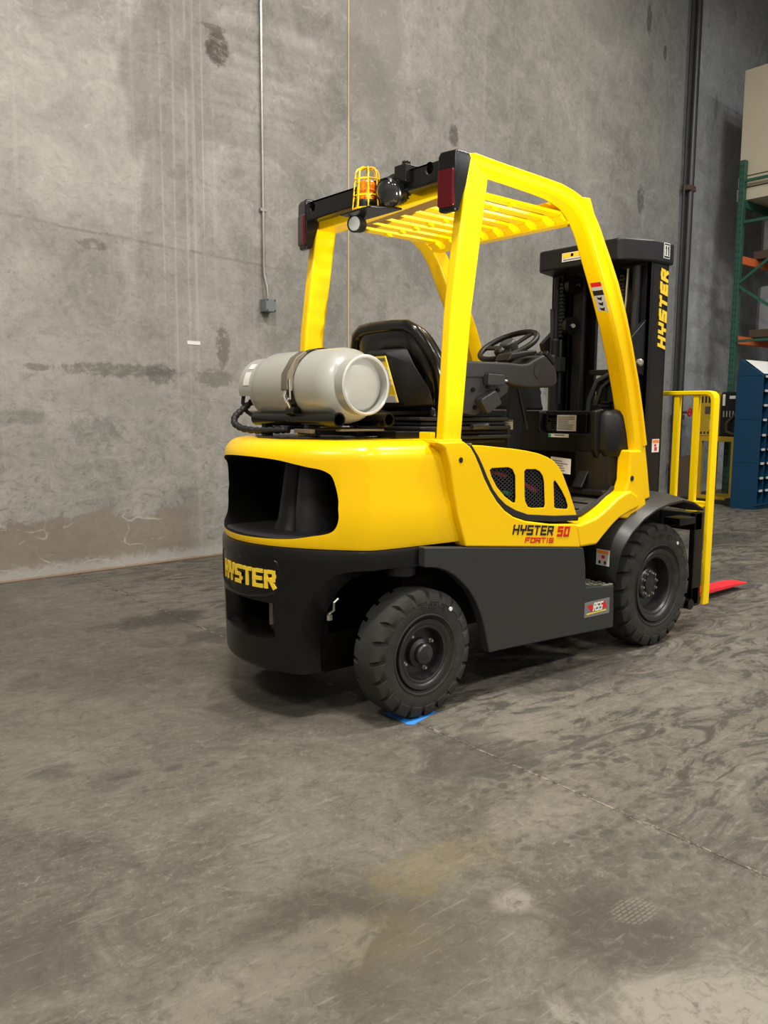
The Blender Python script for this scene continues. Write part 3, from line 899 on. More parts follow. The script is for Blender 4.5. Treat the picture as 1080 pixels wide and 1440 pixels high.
VENTS = [[(0.345, 0.968), (0.356, 0.976), (0.455, 0.976), (0.482, 0.967), (0.500, 0.940), (0.506, 0.85), (0.503, 0.826), (0.490, 0.828), (0.440, 0.856), (0.390, 0.898), (0.355, 0.945)],
         [(0.560, 0.956), (0.568, 0.963), (0.630, 0.961), (0.660, 0.950), (0.680, 0.930), (0.690, 0.905), (0.700, 0.805), (0.695, 0.792), (0.612, 0.796), (0.590, 0.802), (0.572, 0.825), (0.566, 0.85)],
         [(0.757, 0.898), (0.764, 0.907), (0.780, 0.893), (0.815, 0.858), (0.845, 0.820), (0.861, 0.788), (0.860, 0.778), (0.853, 0.774), (0.776, 0.783), (0.768, 0.790)]]


def offset_line(pts, d):
    o = []
    for i, p in enumerate(pts):
        a = Vector(pts[max(i - 1, 0)]); b = Vector(pts[min(i + 1, len(pts) - 1)])
        tv = (b - a).normalized()
        o.append((p[0] - tv.y * d, p[1] + tv.x * d))
    return o


for s in (-1, 1):
    mb = MB(); mb.prism(SKIRT, XZ, s * 0.568, s * 0.525)
    mb.build('side_skirt', 'black_side', FL, bevel=0.006)
    mb = MB(); mb.prism(FRAME_P, XZ, s * 0.566, s * 0.50)
    mb.build('side_frame', 'yellow', FL, bevel=0.008, seg=3)
    mb = MB(); mb.prism(SILL, XZ, s * 0.562, s * 0.46)
    mb.build('door_sill', 'yellow', FL, bevel=0.014, seg=3)
    mb = MB(); a = offset_line(TRIM, -0.003); b = offset_line(TRIM, 0.024); mb.prism(a + b[::-1], XZ, s * 0.557, s * 0.50)
    mb.build('rubber_trim', 'rubber_hose', FL, bevel=0.004)
    for bx_, bz in ((0.157, 1.018), ):
        mb = MB(); mb.lathe([(0.011, 0), (0.011, 0.002), (0.004, 0.003)], (bx_, s * 0.566, bz), (0, s, 0), 16, cap1=True)
        mb.build('frame_bolt', 'print_black', FL)
    # open fronts of the chassis behind the step and below the hood
    mb = MB(); mb.bb((0.96, s * 0.26, 0.36), (1.26, s * 0.35, 0.70)); mb.build('step_back', 'black_void', FL)
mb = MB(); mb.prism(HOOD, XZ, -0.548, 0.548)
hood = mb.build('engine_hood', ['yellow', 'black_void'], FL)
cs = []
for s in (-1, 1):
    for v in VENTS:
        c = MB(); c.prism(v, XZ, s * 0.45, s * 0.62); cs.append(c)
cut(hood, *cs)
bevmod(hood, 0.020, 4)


def inside(p, poly):
    x, y = p; r = False
    for (x0, y0), (x1, y1) in zip(poly, poly[1:] + poly[:1]):
        if (y0 > y) != (y1 > y) and x < (x1 - x0) * (y - y0) / (y1 - y0) + x0:
            r = not r
    return r


for s in (-1, 1):
    for v in VENTS:
        mb = MB()
        x0, x1 = min(p[0] for p in v) - 0.01, max(p[0] for p in v) + 0.01
        z0, z1 = min(p[1] for p in v) - 0.01, max(p[1] for p in v) + 0.01
        sl = 0.62; st = 0.0165
        for sg in (1, -1):
            k = -40
            for k in range(-40, 60):
                # line z = z0 + sg*sl*(x-x0) + k*st ; clip to the vent
                inn = []
                for q in range(41):
                    x = x0 + (x1 - x0) * q / 40
                    z = (z0 if sg > 0 else z1) + sg * sl * (x - x0) + k * st * (1 if sg > 0 else 1)
                    if inside((x, z), v):
                        inn.append((x, z))
                if len(inn) > 1:
                    a, b = inn[0], inn[-1]
                    mb.bar((a[0], s * 0.540, a[1]), (b[0], s * 0.540, b[1]), 0.002, 0.0032)
        o = mb.build('vent_mesh', 'mesh_wire', FL, smooth=False)
for pts, r, nm, mt in (([(0.34, -0.50, 0.963), (0.42, -0.515, 0.953), (0.48, -0.51, 0.935)], 0.009, 'engine_hose', 'hose_red'), ([(0.56, -0.515, 0.915), (0.60, -0.52, 0.893), (0.67, -0.515, 0.862)], 0.011, 'engine_hose', 'hose_red'),
                       ([(0.42, -0.515, 0.862), (0.46, -0.52, 0.868), (0.505, -0.515, 0.86)], 0.010, 'engine_fitting', 'hose_green'), ([(0.585, -0.52, 0.875), (0.575, -0.525, 0.85), (0.585, -0.515, 0.81)], 0.012, 'engine_fitting', 'hose_green')):
    mb = MB(); mb.tube(pts, r, 8); mb.build(nm, mt, FL)

# side lettering: model name
def side(x, z, y=-0.566):
    return frame((x, y, z), (1, 0, -0.105), (0, 0, 1), (0, -1, 0))
mb = MB(); lettering(mb, 'HYSTER', side(0.470, 0.694), 0.043, 0.0385, 0.0072, 0.0085, 0.0, 0.0015, 0.22); mb.build('side_name', 'print_black', FL, smooth=False)
mb = MB(); lettering(mb, '50', side(0.766, 0.659), 0.046, 0.038, 0.009, 0.0105, 0.0, 0.0015, 0.22); mb.build('side_number', 'print_red', FL, smooth=False)
mb = MB(); lettering(mb, 'FORTIS', side(0.551, 0.652), 0.023, 0.030, 0.0055, 0.0050, 0.0, 0.0015, 0.22); mb.build('side_series', 'print_red', FL, smooth=False)
mb = MB()
f = frame((0.986, -0.568, 0.252), (1, 0, -0.02), (0, 0, 1), (0, -1, 0))
mb.prism([(0, 0), (0.195, 0), (0.195, 0.076), (0, 0.072)], f, 0, 0.0015, 0)
for k in range(3):
    mb.prism([(0.018 + k * 0.014, 0.058), (0.029 + k * 0.014, 0.058), (0.058 + k * 0.008, 0.026), (0.048 + k * 0.008, 0.026)], f, 0.001, 0.0022, 1)
    mb.prism([(0.112 + k * 0.016, 0.064), (0.126 + k * 0.016, 0.064), (0.150 + k * 0.014, 0.030), (0.138 + k * 0.014, 0.030)], f, 0.001, 0.0022, 1)
mb.prism([(0.016, 0.012), (0.168, 0.016), (0.168, 0.022), (0.016, 0.018)], f, 0.001, 0.0022, 3)
g = lambda u, v, d: f(u + 0.062, v + 0.024, d)
lettering(mb, 'RSS', g, 0.040, 0.021, 0.004, 0.006, 0.0018, 0.003, 0.25, 2)
mb.build('dealer_sticker', ['print_grey', 'print_red', 'white', 'print_yellow'], FL, smooth=False)

# step with tread plate (right and left)
for s in (-1, 1):
    mb = MB(); mb.bb((0.985, s * 0.35, 0.362), (1.232, s * 0.562, 0.380)); st_ = mb.build('step', 'black_paint', FL, bevel=0.004)
    mb = MB()
    for i in range(7):
        for j in range(6):
            mb.box((1.005 + i * 0.032 + 0.012 * (j % 2), s * (0.385 + j * 0.033), 0.3815), (0.022, 0.017, 0.005))
    mb.build('tread', 'tread_plate', st_, smooth=False)['kind'] = 'stuff'

# front fenders
def fender_arc(r, a0, a1, n, cx=1.625, cz=0.331):
    return [(cx + r * math.cos(a), cz + r * math.sin(a)) for a in [a0 + (a1 - a0) * k / n for k in range(n + 1)]]
FO = [(1.236, 0.566, 0.372), (1.212, 0.578, 0.44), (1.210, 0.592, 0.51), (1.228, 0.60, 0.567), (1.294, 0.605, 0.636), (1.392, 0.605, 0.694), (1.495, 0.605, 0.732), (1.609, 0.605, 0.753), (1.742, 0.605, 0.762), (1.85, 0.605, 0.742), (1.955, 0.60, 0.700)]
FI = [(1.232, 0.36, 0.372), (1.206, 0.36, 0.45), (1.188, 0.38, 0.53), (1.190, 0.44, 0.60), (1.235, 0.48, 0.678), (1.33, 0.50, 0.728), (1.449, 0.50, 0.762), (1.59, 0.50, 0.782), (1.742, 0.50, 0.790), (1.86, 0.50, 0.765), (1.955, 0.50, 0.702)]
for s in (-1, 1):
    mb = MB()
    rings = []
    for (xo, yo, zo), (xi, yi, zi) in zip(FO, FI):
        rings.append([(xo, s * yo, zo), (xi, s * yi, zi), (xi + 0.03, s * 0.34, zi + 0.004), (xi + 0.045, s * 0.34, zi - 0.012), (xi + 0.03, s * (yi - 0.01), zi - 0.02), (xo + 0.012, s * (yo - 0.008), zo - 0.012)])
    mb.loft(rings)
    mb.build('front_fender', 'black_side', FL, sharp=50)
decal('warning_sticker', frame((1.193, -0.476, 0.470), (0.12, -1, -0.04), (0.0, 0.0, 1), (-1, -0.12, 0)), 0.070, 0.078,
      [(0.05, 0.75, 0.95, 0.95, 1), (0.40, 0.45, 0.65, 0.65, 2), (0.2, 0.1, 0.35, 0.3, 3), (0.6, 0.1, 0.75, 0.3, 3)], ['offwhite', 'print_orange', 'print_red', 'print_black'], FL)

# ---- overhead guard
G_OUT = [(0.20, 2.170), (0.212, 2.192), (0.235, 2.196), (0.370, 2.189), (0.540, 2.183), (0.660, 2.179), (0.770, 2.174), (0.844, 2.162), (0.900, 2.148), (0.946, 2.128), (0.985, 2.103),
         (1.020, 2.070), (1.050, 2.035), (1.086, 1.984), (1.140, 1.91), (1.208, 1.810), (1.285, 1.665), (1.344, 1.530), (1.410, 1.36), (1.460, 1.208), (1.505, 1.05), (1.535, 0.93), (1.570, 0.775)]
G_IN = [(0.24, 2.11), (0.28, 2.108), (0.323, 2.106), (0.457, 2.103), (0.560, 2.098), (0.660, 2.092), (0.740, 2.084), (0.790, 2.074), (0.830, 2.060), (0.868, 2.035), (0.897, 2.004),
        (0.920, 1.970), (0.940, 1.935), (0.965, 1.88), (1.010, 1.785), (1.075, 1.655), (1.130, 1.54), (1.180, 1.425), (1.235, 1.28), (1.280, 1.135), (1.318, 0.98), (1.330, 0.90), (1.325, 0.735)]


G_IN = [(i[0] * 0.58 + o[0] * 0.42, i[1] * 0.58 + o[1] * 0.42) for o, i in zip(G_OUT, G_IN)]


def between(t):
    return [(o[0] * t + i[0] * (1 - t), o[1] * t + i[1] * (1 - t)) for o, i in zip(G_OUT, G_IN)]


RP = [(0.105, 1.055), (0.200, 1.055), (0.248, 1.59), (0.330, 2.13), (0.232, 2.17), (0.210, 2.14), (0.137, 1.58)]
guard = FL
for s in (-1, 1):
    mb = MB()
    mb.loft([[(o[0], s * 0.522, o[1]), (i[0], s * 0.522, i[1]), (i[0], s * 0.440, i[1]), (o[0], s * 0.440, o[1])] for o, i in zip(G_OUT, G_IN)])
    leg = mb.build('front_guard_leg', 'yellow', FL, bevel=0.012, seg=3)
    for ta, tb in ((0.0, 0.30), (0.72, 1.0)):
        a, b = between(ta), between(tb)
        a, b = a[2:-2], b[2:-2]
        mb = MB()
        mb.loft([[(p[0], s * 0.515, p[1]), (q[0], s * 0.515, q[1]), (q[0] * 0.8 + p[0] * 0.2, s * 0.534, q[1] * 0.8 + p[1] * 0.2), (p[0] * 0.8 + q[0] * 0.2, s * 0.534, p[1] * 0.8 + q[1] * 0.2)] for p, q in zip(a, b)])
        mb.build('ridge', 'yellow', leg, bevel=0.004, seg=2)
    mb = MB(); mb.prism(RP, XZ, s * 0.525, s * 0.468); mb.build('rear_guard_leg', 'yellow', FL, bevel=0.014, seg=3)
    # foot gusset of the front leg
    mb = MB(); mb.prism([(1.336, 1.026), (1.433, 1.024), (1.492, 0.745), (1.343, 0.687), (1.265, 0.700), (1.303, 0.820), (1.334, 0.881)], XZ, s * 0.549, s * 0.47)
    mb.build('leg_foot', 'yellow', FL, bevel=0.012, seg=3)
    for bx_, bz in ((1.325, 0.888), (1.272, 0.737)):
        mb = MB(); mb.lathe([(0.013, 0), (0.013, 0.003), (0.005, 0.004)], (bx_ + 0.03, s * 0.549, bz), (0, s, 0), 16, cap1=True); mb.build('frame_bolt', 'print_black', FL)
    # black lamp caps at the rear corners
    mb = MB()
    mb.loft([[(0.130, s * 0.452, 2.192), (0.215, s * 0.452, 2.192), (0.215, s * 0.530, 2.192), (0.145, s * 0.530, 2.192)],
             [(0.122, s * 0.446, 2.17), (0.222, s * 0.446, 2.17), (0.222, s * 0.534, 2.17), (0.137, s * 0.534, 2.17)],
             [(0.120, s * 0.446, 2.07), (0.198, s * 0.446, 2.07), (0.198, s * 0.534, 2.07), (0.135, s * 0.534, 2.07)],
             [(0.124, s * 0.450, 1.965), (0.165, s * 0.450, 1.965), (0.165, s * 0.528, 1.965), (0.139, s * 0.528, 1.965)]])
    cap = mb.build('lamp_cap', 'black_paint', FL, bevel=0.010, seg=3)
    mb = MB(); mb.prism([(0.114, s * 0.453), (0.129, s * 0.527), (0.150, s * 0.527), (0.135, s * 0.453)], XY, 1.982, 2.122); lens = mb.build('tail_lamp_lens', 'red_lens', cap, bevel=0.008, seg=3)
# rear black bar with round holes
mb = MB(); mb.bb((0.125, -0.47, 2.085), (0.185, 0.47, 2.163)); rb = mb.build('rear_crossbar', ['black_paint', 'black_void'], FL)
cs = []
for y in (0.398, -0.397):
    c = MB(); c.lathe([(0.0001, -0.1), (0.017, -0.1), (0.017, 0.1), (0.0001, 0.1)], (0.12, y, 2.140), (1, 0, 0), 20); cs.append(c)
cut(rb, *cs); bevmod(rb, 0.010, 3)
mb = MB(); mb.bb((0.20, -0.455, 2.055), (0.31, 0.455, 2.125)); mb.build('roof_crossbar', 'yellow', FL, bevel=0.008)
mb = MB(); mb.prism([(0.925, 2.046), (0.985, 2.046), (0.99, 2.075), (0.955, 2.108), (0.93, 2.108)], XZ, -0.45, 0.45); mb.build('roof_crossbar', 'yellow', FL, bevel=0.005)
mb = MB(); mb.prism([(0.90, 2.150), (1.015, 2.160), (1.055, 2.085), (1.03, 2.07), (0.98, 2.125)], XZ, -0.50, 0.50); mb.build('roof_visor', 'yellow', FL, bevel=0.006)
NSL = 9
for k in range(NSL):
    y = -0.405 + 0.81 * k / (NSL - 1)
    mb = MB()
    rot = Matrix.Rotation(math.radians(-8), 3, 'X')
    mb.box((0.62, y, 2.088), (0.68, 0.042, 0.013), rot)
    mb.prism([(0.895, 2.072), (0.945, 2.046), (0.945, 2.082), (0.90, 2.094)], XZ, y - 0.026, y + 0.026)
    mb.prism([(0.565, 2.080), (0.595, 2.070), (0.61, 2.074), (0.59, 2.092)], XZ, y - 0.018, y + 0.012)
    mb.build('roof_slat', 'yellow', FL, bevel=0.002)
decal('roof_sticker', frame((0.662, 0.439, 2.104), (1, 0, 0.02), (0, 0, 1), (0, -1, 0)), 0.082, 0.036, [(0, 0.72, 1, 1, 1)] + text_lines(0.05, 0.1, 0.95, 0.68, 3, 2, 4), ['offwhite', 'print_orange', 'print_grey'], FL)
# pictogram strip on the front leg
mb = MB()
gi = [g_ for g_ in G_IN if 1.6 < g_[1] < 1.9]
gi_hi, gi_lo = gi[0], gi[-1]
gk = (gi_lo[0] - gi_hi[0]) / (gi_lo[1] - gi_hi[1])
f = frame((gi_lo[0] + gk * (1.668 - gi_lo[1]) - 0.001, -0.508, 1.668), (gk, 0, 1), (0, 1, 0), (-1, 0, gk))
mb.prism([(0, -0.01), (0.150, -0.01), (0.150, 0.045), (0, 0.045)], f, 0, 0.0015, 0)
mb.prism([(0.130, -0.01), (0.150, -0.01), (0.150, 0.045), (0.130, 0.045)], f, 0.001, 0.0022, 1)
mb.prism([(0.088, -0.01), (0.112, -0.01), (0.112, 0.045), (0.088, 0.045)], f, 0.001, 0.0022, 2)
for u in (0.010, 0.036, 0.062):
    mb.prism([(u, 0.010), (u + 0.018, 0.004), (u + 0.014, 0.020), (u + 0.020, 0.032), (u + 0.006, 0.028)], f, 0.001, 0.0022, 2)
mb.build('pictogram_sticker', ['offwhite', 'print_red', 'print_black'], leg if False else FL, smooth=False)

# ---- beacon, work lamp, reversing alarm
mb = MB(); mb.prism([(0.03, 0.055), (0.03, -0.15), (0.13, -0.20), (0.16, -0.20), (0.16, 0.055)], XY, 2.028, 2.036); mb.bb((0.10, -0.19, 2.03), (0.13, 0.05, 2.10))
br = mb.build('beacon_bracket', 'black_paint', FL, bevel=0.003)
bc = Vector((0.085, -0.062, 2.036))
mb = MB(); mb.lathe([(0.044, 0), (0.044, 0.028), (0.038, 0.040)], bc, (0, 0, 1), 24, cap0=True, cap1=True); mb.build('base', 'black_plastic', br)
mb = MB(); mb.lathe([(0.033, 0.038), (0.036, 0.05), (0.033, 0.055), (0.036, 0.062), (0.033, 0.070), (0.036, 0.078), (0.033, 0.086), (0.035, 0.095), (0.033, 0.112), (0.026, 0.120)], bc, (0, 0, 1), 24, cap0=True, cap1=True)
mb.build('amber_beacon_lens', 'amber', br)
mb = MB()
for k in range(4):
    a = PI * k / 4 + 0.2
    d = Vector((math.cos(a), math.sin(a), 0))
    pts = [bc + d * 0.060 + Vector((0, 0, 0.0)), bc + d * 0.054 + Vector((0, 0, 0.09)), bc + d * 0.048 + Vector((0, 0, 0.150)), bc + d * 0.040 + Vector((0, 0, 0.164)), bc + d * 0.028 + Vector((0, 0, 0.170))]
    pts += [bc + Vector((0, 0, 0.172))] + [bc + (Vector((-(p - bc).x, -(p - bc).y, (p - bc).z))) for p in reversed(pts)]
    mb.tube(pts, 0.0032, 6)
for z, r in ((0.0, 0.060), (0.052, 0.0565), (0.118, 0.052)):
    mb.tube([bc + Vector((r * math.cos(2 * PI * k / 24), r * math.sin(2 * PI * k / 24), z + 0.003)) for k in range(24)], 0.0030, 6, closed=True)
mb.build('wire_cage', 'yellow', br)
wc = Vector((0.085, -0.205, 2.083)); wax = Vector((-0.87, -0.30, -0.40)).normalized()
mb = MB(); mb.bb((0.10, -0.285, 2.115), (0.19, -0.215, 2.185)); mb.lathe([(0.018, 0), (0.018, 0.03)], (0.135, -0.25, 2.175), (0, 0, 1), 10, cap0=True, cap1=True)
wb = mb.build('work_lamp_bracket', 'black_paint', FL, bevel=0.006)
mb = MB(); mb.lathe([(0.02, -0.115), (0.045, -0.105), (0.054, -0.085), (0.056, -0.05), (0.0585, -0.045), (0.0585, -0.035), (0.056, -0.03), (0.0575, 0.0), (0.058, 0.008), (0.053, 0.012)], wc, wax, 30, cap0=True)
mb.build('lamp_housing', 'black_paint', wb)
mb = MB(); mb.lathe([(0.053, 0.008), (0.048, 0.018), (0.034, 0.026), (0.015, 0.030), (0.0, 0.031)], wc, wax, 30); mb.build('lamp_lens', 'lens_dark', wb)
mb = MB()
for k in range(22):
    a = 2 * PI * k / 22
    q = wax.to_track_quat('Z', 'Y')
    p = wc + q @ Vector((0.057 * math.cos(a), 0.057 * math.sin(a), -0.068))
    mb.box(p, (0.006, 0.006, 0.03), q.to_matrix())
mb.build('cooling_fin', 'black_paint', wb)['kind'] = 'stuff'
ac = Vector((0.085, 0.020, 1.998)); aax = Vector((-0.90, -0.40, -0.1)).normalized()
mb = MB(); mb.lathe([(0.033, -0.045), (0.036, 0.0), (0.036, 0.006), (0.030, 0.008), (0.030, 0.003)], ac, aax, 26, cap0=True); al = mb.build('reversing_alarm', 'black_plastic', FL)
mb = MB(); mb.lathe([(0.0301, 0.0035), (0.02, 0.006), (0.0, 0.007)], ac, aax, 26); mb.build('alarm_face', 'lens_grey', al)

# ---- gas tank bracket
mb = MB()
mb.prism([(-0.25, 0.30), (-0.31, 0.20), (-0.37, 0.08), (-0.37, -0.08), (-0.28, -0.19), (0.02, -0.22), (0.04, 0.25)], XY, 1.090, 1.104)
for x in (-0.263, -0.017):
    for y in (0.18, -0.14): mb.bb((x - 0.02, y - 0.015, 1.10), (x + 0.02, y + 0.015, 1.16))
mb.bb((-0.27, -0.16, 1.125), (-0.01, -0.11, 1.140)); mb.bb((-0.27, 0.15, 1.125), (-0.01, 0.20, 1.140))
tb = mb.build('tank_bracket', 'black_paint', FL, bevel=0.003)
for x in (-0.263, -0.017):
    mb = MB(); mb.lathe([(0.022, 0.0), (0.0285, 0.0), (0.0285, 0.60), (0.022, 0.60), (0.022, 0.0)], (x, -0.335, 1.172), (0, 1, 0), 22); mb.build('cradle_tube', 'black_paint', tb)
mb = MB(); mb.bb((-0.30, -0.20, 1.118), (-0.28, -0.08, 1.134)); mb.bb((-0.24, -0.31, 1.128), (-0.02, -0.28, 1.136)); mb.build('latch_bar', 'strap', tb, bevel=0.002)
# strap around the tank
TC = Vector((-0.150, 0, 1.305)); TR = 0.150
mb = MB()
a0, a1 = math.radians(-35), math.radians(232)
ring = []
for k in range(41):
    a = a0 + (a1 - a0) * k / 40
    o = []
    for r, y in ((TR + 0.0015, -0.075), (TR + 0.0055, -0.075), (TR + 0.0055, -0.035), (TR + 0.0015, -0.035)):
        o.append((TC.x + r * math.cos(a), y, TC.z + r * math.sin(a)))
    ring.append(o)
mb.loft(ring); st2 = mb.build('clamp_strap', 'black_paint', tb, sharp=50)
mb = MB()
pp = [(math.radians(x), r) for x, r in ((122, 0.012), (140, 0.020), (165, 0.028), (185, 0.026), (188, 0.010))]
rg = []
for a, r in pp:
    rg.append([(TC.x + (TR + q) * math.cos(a), y, TC.z + (TR + q) * math.sin(a)) for q, y in ((0.004, -0.080), (r + 0.004, -0.075), (r + 0.004, -0.030), (0.004, -0.025))])
mb.loft(rg); mb.build('clamp_plate', 'strap', tb, bevel=0.003)
mb = MB(); mb.tube([(TC.x - TR - 0.022, -0.085, 1.33), (TC.x - TR - 0.020, -0.085, 1.25)], 0.004, 8); mb.tube([(TC.x - TR - 0.020, -0.055, 1.285), (TC.x - TR - 0.030, -0.055, 1.262), (TC.x - TR - 0.022, -0.055, 1.240), (TC.x - TR - 0.01, -0.055, 1.255)], 0.008, 8)
mb.tube([(TC.x - TR - 0.018, -0.055, 1.245), (TC.x - TR + 0.01, -0.055, 1.20)], 0.004, 8)
mb.build('clamp_hook', 'steel', tb)
mb = MB(); mb.lathe([(0.018, 0), (0.018, 0.06)], (TC.x - TR + 0.012, -0.085, 1.205), (0, 1, 0), 14, cap0=True, cap1=True); mb.build('clamp_pivot', 'black_paint', tb)
# gas hose, spiral wrapped
mb = MB()
hp = [(-0.20, 0.36, 1.265), (-0.235, 0.375, 1.235), (-0.285, 0.36, 1.205), (-0.33, 0.34, 1.178), (-0.355, 0.30, 1.150), (-0.355, 0.24, 1.130), (-0.34, 0.16, 1.123), (-0.33, 0.08, 1.124), (-0.31, 0.0, 1.127), (-0.29, -0.04, 1.130)]
fine = []
for i in range(len(hp) - 1):
    for k in range(6):
        fine.append(Vector(hp[i]).lerp(Vector(hp[i + 1]), k / 6))
mb.tube(fine, [0.013 + 0.0022 * (1 if i % 3 else -1) for i in range(len(fine))], 10)
mb.build('gas_hose', 'rubber_hose', FL)
mb = MB(); mb.tube([(-0.255, 0.385, 1.29), (-0.262, 0.385, 1.24), (-0.25, 0.37, 1.20), (-0.21, 0.34, 1.165), (-0.12, 0.30, 1.14)], 0.009, 8); mb.build('vent_hose', 'rubber_hose', FL)
# the tank itself rests in the bracket
TK = thing('gas_tank', (TC.x, 0, 1.155), 'pale grey propane gas tank lying across the back of the forklift', 'gas tank')
mb = MB()
prof = [(0.02, -0.330), (0.075, -0.326), (0.105, -0.312), (0.128, -0.290), (0.143, -0.258), (0.1495, -0.22), (0.1495, 0.22), (0.143, 0.255), (0.128, 0.285), (0.105, 0.305), (0.05, 0.318), (0.0, 0.32)]
mb.lathe([(0.0, -0.331)] + prof, TC, (0, 1, 0), 48); mb.build('tank_body', 'tank', TK, sharp=60)
mb = MB(); mb.lathe([(0.108, -0.300), (0.114, -0.300), (0.116, -0.356), (0.110, -0.360), (0.104, -0.356), (0.106, -0.32), (0.108, -0.300)], TC, (0, 1, 0), 48); mb.build('foot_ring', 'tank', TK, sharp=50)
# collar with a window cut out, made of a curved band
mb = MB()
def collar_arc(aa, ab, y0, y1, n=28):
    rr = []
    for k in range(n + 1):
        a = math.radians(aa + (ab - aa) * k / n)
        rr.append([(TC.x + r * math.cos(a), y, TC.z + r * math.sin(a)) for r, y in ((0.126, y0), (0.132, y0), (0.132, y1), (0.126, y1))])
    mb.loft(rr)
collar_arc(-10, 196, 0.262, 0.385)
collar_arc(196, 232, 0.262, 0.300, 8)
collar_arc(232, 350, 0.262, 0.385, 16)
mb.build('valve_collar', 'tank', TK, sharp=50)
mb = MB(); mb.tube([(TC.x, 0.31, TC.z), (TC.x, 0.36, TC.z)], 0.03, 14); mb.tube([(TC.x, 0.36, TC.z), (TC.x - 0.03, 0.37, TC.z - 0.02), (TC.x - 0.05, 0.362, TC.z - 0.04)], 0.014, 10); mb.build('valve', 'steel', TK)
lab = MB()
for k0, k1, y0, y1 in ((150, 176, 0.300, 0.345), (130, 143, 0.300, 0.345)):
    rr = []
    for k in range(7):
        a = math.radians(k0 + (k1 - k0) * k / 6)
        rr.append([(TC.x + r * math.cos(a), y, TC.z + r * math.sin(a)) for r, y in ((0.1315, y0), (0.1335, y0), (0.1335, y1), (0.1315, y1))])
    lab.loft(rr)
lab.build('tank_label', 'white', TK)

# ---- seat
mb = MB()
def seat_ring(z, w, x, th, lean):
    o = []
    for y, dx in ((-w, 0.05), (-w * 0.98, -0.035), (-w * 0.80, -0.075), (-w * 0.4, -0.085), (0, -0.087), (w * 0.4, -0.085), (w * 0.80, -0.075), (w * 0.98, -0.035), (w, 0.05), (w * 0.75, 0.065), (0, 0.03), (-w * 0.75, 0.065)):
        o.append((x + dx * th, y - 0.015, z))
    return o
SR = [(1.13, 0.235, 0.40, 0.8), (1.20, 0.245, 0.385, 0.9), (1.30, 0.268, 0.360, 1.0), (1.40, 0.272, 0.325, 1.0), (1.48, 0.245, 0.295, 0.95), (1.535, 0.218, 0.272, 0.85), (1.565, 0.190, 0.260, 0.6), (1.580, 0.165, 0.255, 0.3)]
mb.loft([seat_ring(z, w, x, th, 0) for z, w, x, th in SR]); seat = mb.build('seat_backrest', 'black_gloss', FL, sharp=60)
md = seat.modifiers.new('sub', 'SUBSURF'); md.levels = 2; md.render_levels = 2
# thick rim roll around the back
rim = []
for z, w, x in ((1.14, 0.225, 0.41), (1.22, 0.243, 0.39), (1.31, 0.270, 0.36), (1.38, 0.279, 0.335), (1.44, 0.266, 0.31), (1.50, 0.238, 0.288), (1.545, 0.205, 0.270), (1.568, 0.16, 0.262)):
    rim.append((x - 0.045, -w - 0.010, z))
rimpts = [Vector(p) for p in rim] + [Vector((0.215, -0.08, 1.574)), Vector((0.213, 0.06, 1.574))] + [Vector((p[0], -p[1] - 0.03, p[2])) for p in reversed(rim)]
sm = []
for i in range(len(rimpts) - 1):
    for k in range(4):
        sm.append(rimpts[i].lerp(rimpts[i + 1], k / 4))
mb = MB(); mb.tube(sm, 0.026, 12); mb.build('seat_rim', 'black_gloss', FL, sharp=80)
# manual pocket on the seat's back with a yellow booklet
mb = MB()
mb.loft([[(0.315, 0.055, 1.20), (0.205, 0.050, 1.222), (0.205, -0.170, 1.222), (0.29, -0.270, 1.235)], [(0.30, 0.055, 1.24), (0.196, 0.050, 1.25), (0.196, -0.165, 1.25), (0.26, -0.275, 1.30)],
         [(0.26, 0.045, 1.42), (0.158, 0.040, 1.452), (0.158, -0.100, 1.452), (0.225, -0.220, 1.40)], [(0.26, 0.035, 1.475), (0.168, 0.035, 1.470), (0.175, -0.090, 1.472), (0.225, -0.170, 1.475)]])
pk = mb.build('manual_pocket', 'black_plastic', FL, bevel=0.008)
f = frame((0.191, 0.005, 1.245), (0.0, -1, 0), (-0.187, 0, 1), (-1, 0, -0.187))
mb = MB()
mb.prism([(0, 0), (0.157, 0), (0.112, 0.200), (0, 0.200)], f, 0.0, 0.006, 0)
for v0, v1, mi in ((0.0, 0.03, 1), (0.075, 0.09, 1), (0.098, 0.150, 1), (0.178, 0.192, 2)):
    mb.prism([(0.004, v0), (0.152 - v0 * 0.22, v0), (0.152 - v1 * 0.22, v1), (0.004, v1)], f, 0.005, 0.008, mi)
for v in (0.014, 0.062, 0.160): mb.prism([(0.02, v), (0.09, v), (0.09, v + 0.008), (0.02, v + 0.008)], f, 0.007, 0.0095, 3)
mb.build('operating_booklet', ['print_yellow', 'offwhite', 'strap', 'print_black'], pk, smooth=False)
mb = MB(); mb.loft([[(x, y, z) for x, y in ((0.30, -0.25), (0.82, -0.23), (0.86, 0), (0.82, 0.20), (0.30, 0.22))] for z in (1.165, 1.235)]); mb.build('seat_cushion', 'black_gloss', FL, bevel=0.03, seg=4)
mb = MB()
for k, (z, e) in enumerate(((1.065, 0.0), (1.085, 0.02), (1.105, 0.0), (1.125, 0.02), (1.145, 0.0), (1.165, 0.012))):
    mb.bb((0.24 - e, -0.24 - e, z), (0.775 + e, 0.22 + e, z + 0.017))
mb.build('seat_suspension', 'rubber_hose', FL, bevel=0.006)
mb = MB(); mb.tube([(0.50, -0.29, 1.14), (0.585, -0.30, 1.145), (0.60, -0.30, 1.14)], [0.013, 0.013, 0.006], 10); mb.build('seat_lever', 'grey_plastic', FL)
mb = MB(); mb.prism([(-0.05, 0.27), (0.02, 0.32), (0.30, 0.32), (0.30, -0.30), (0.05, -0.30)], XY, 1.095, 1.125); mb.build('seat_deck', 'black_paint', FL, bevel=0.004)
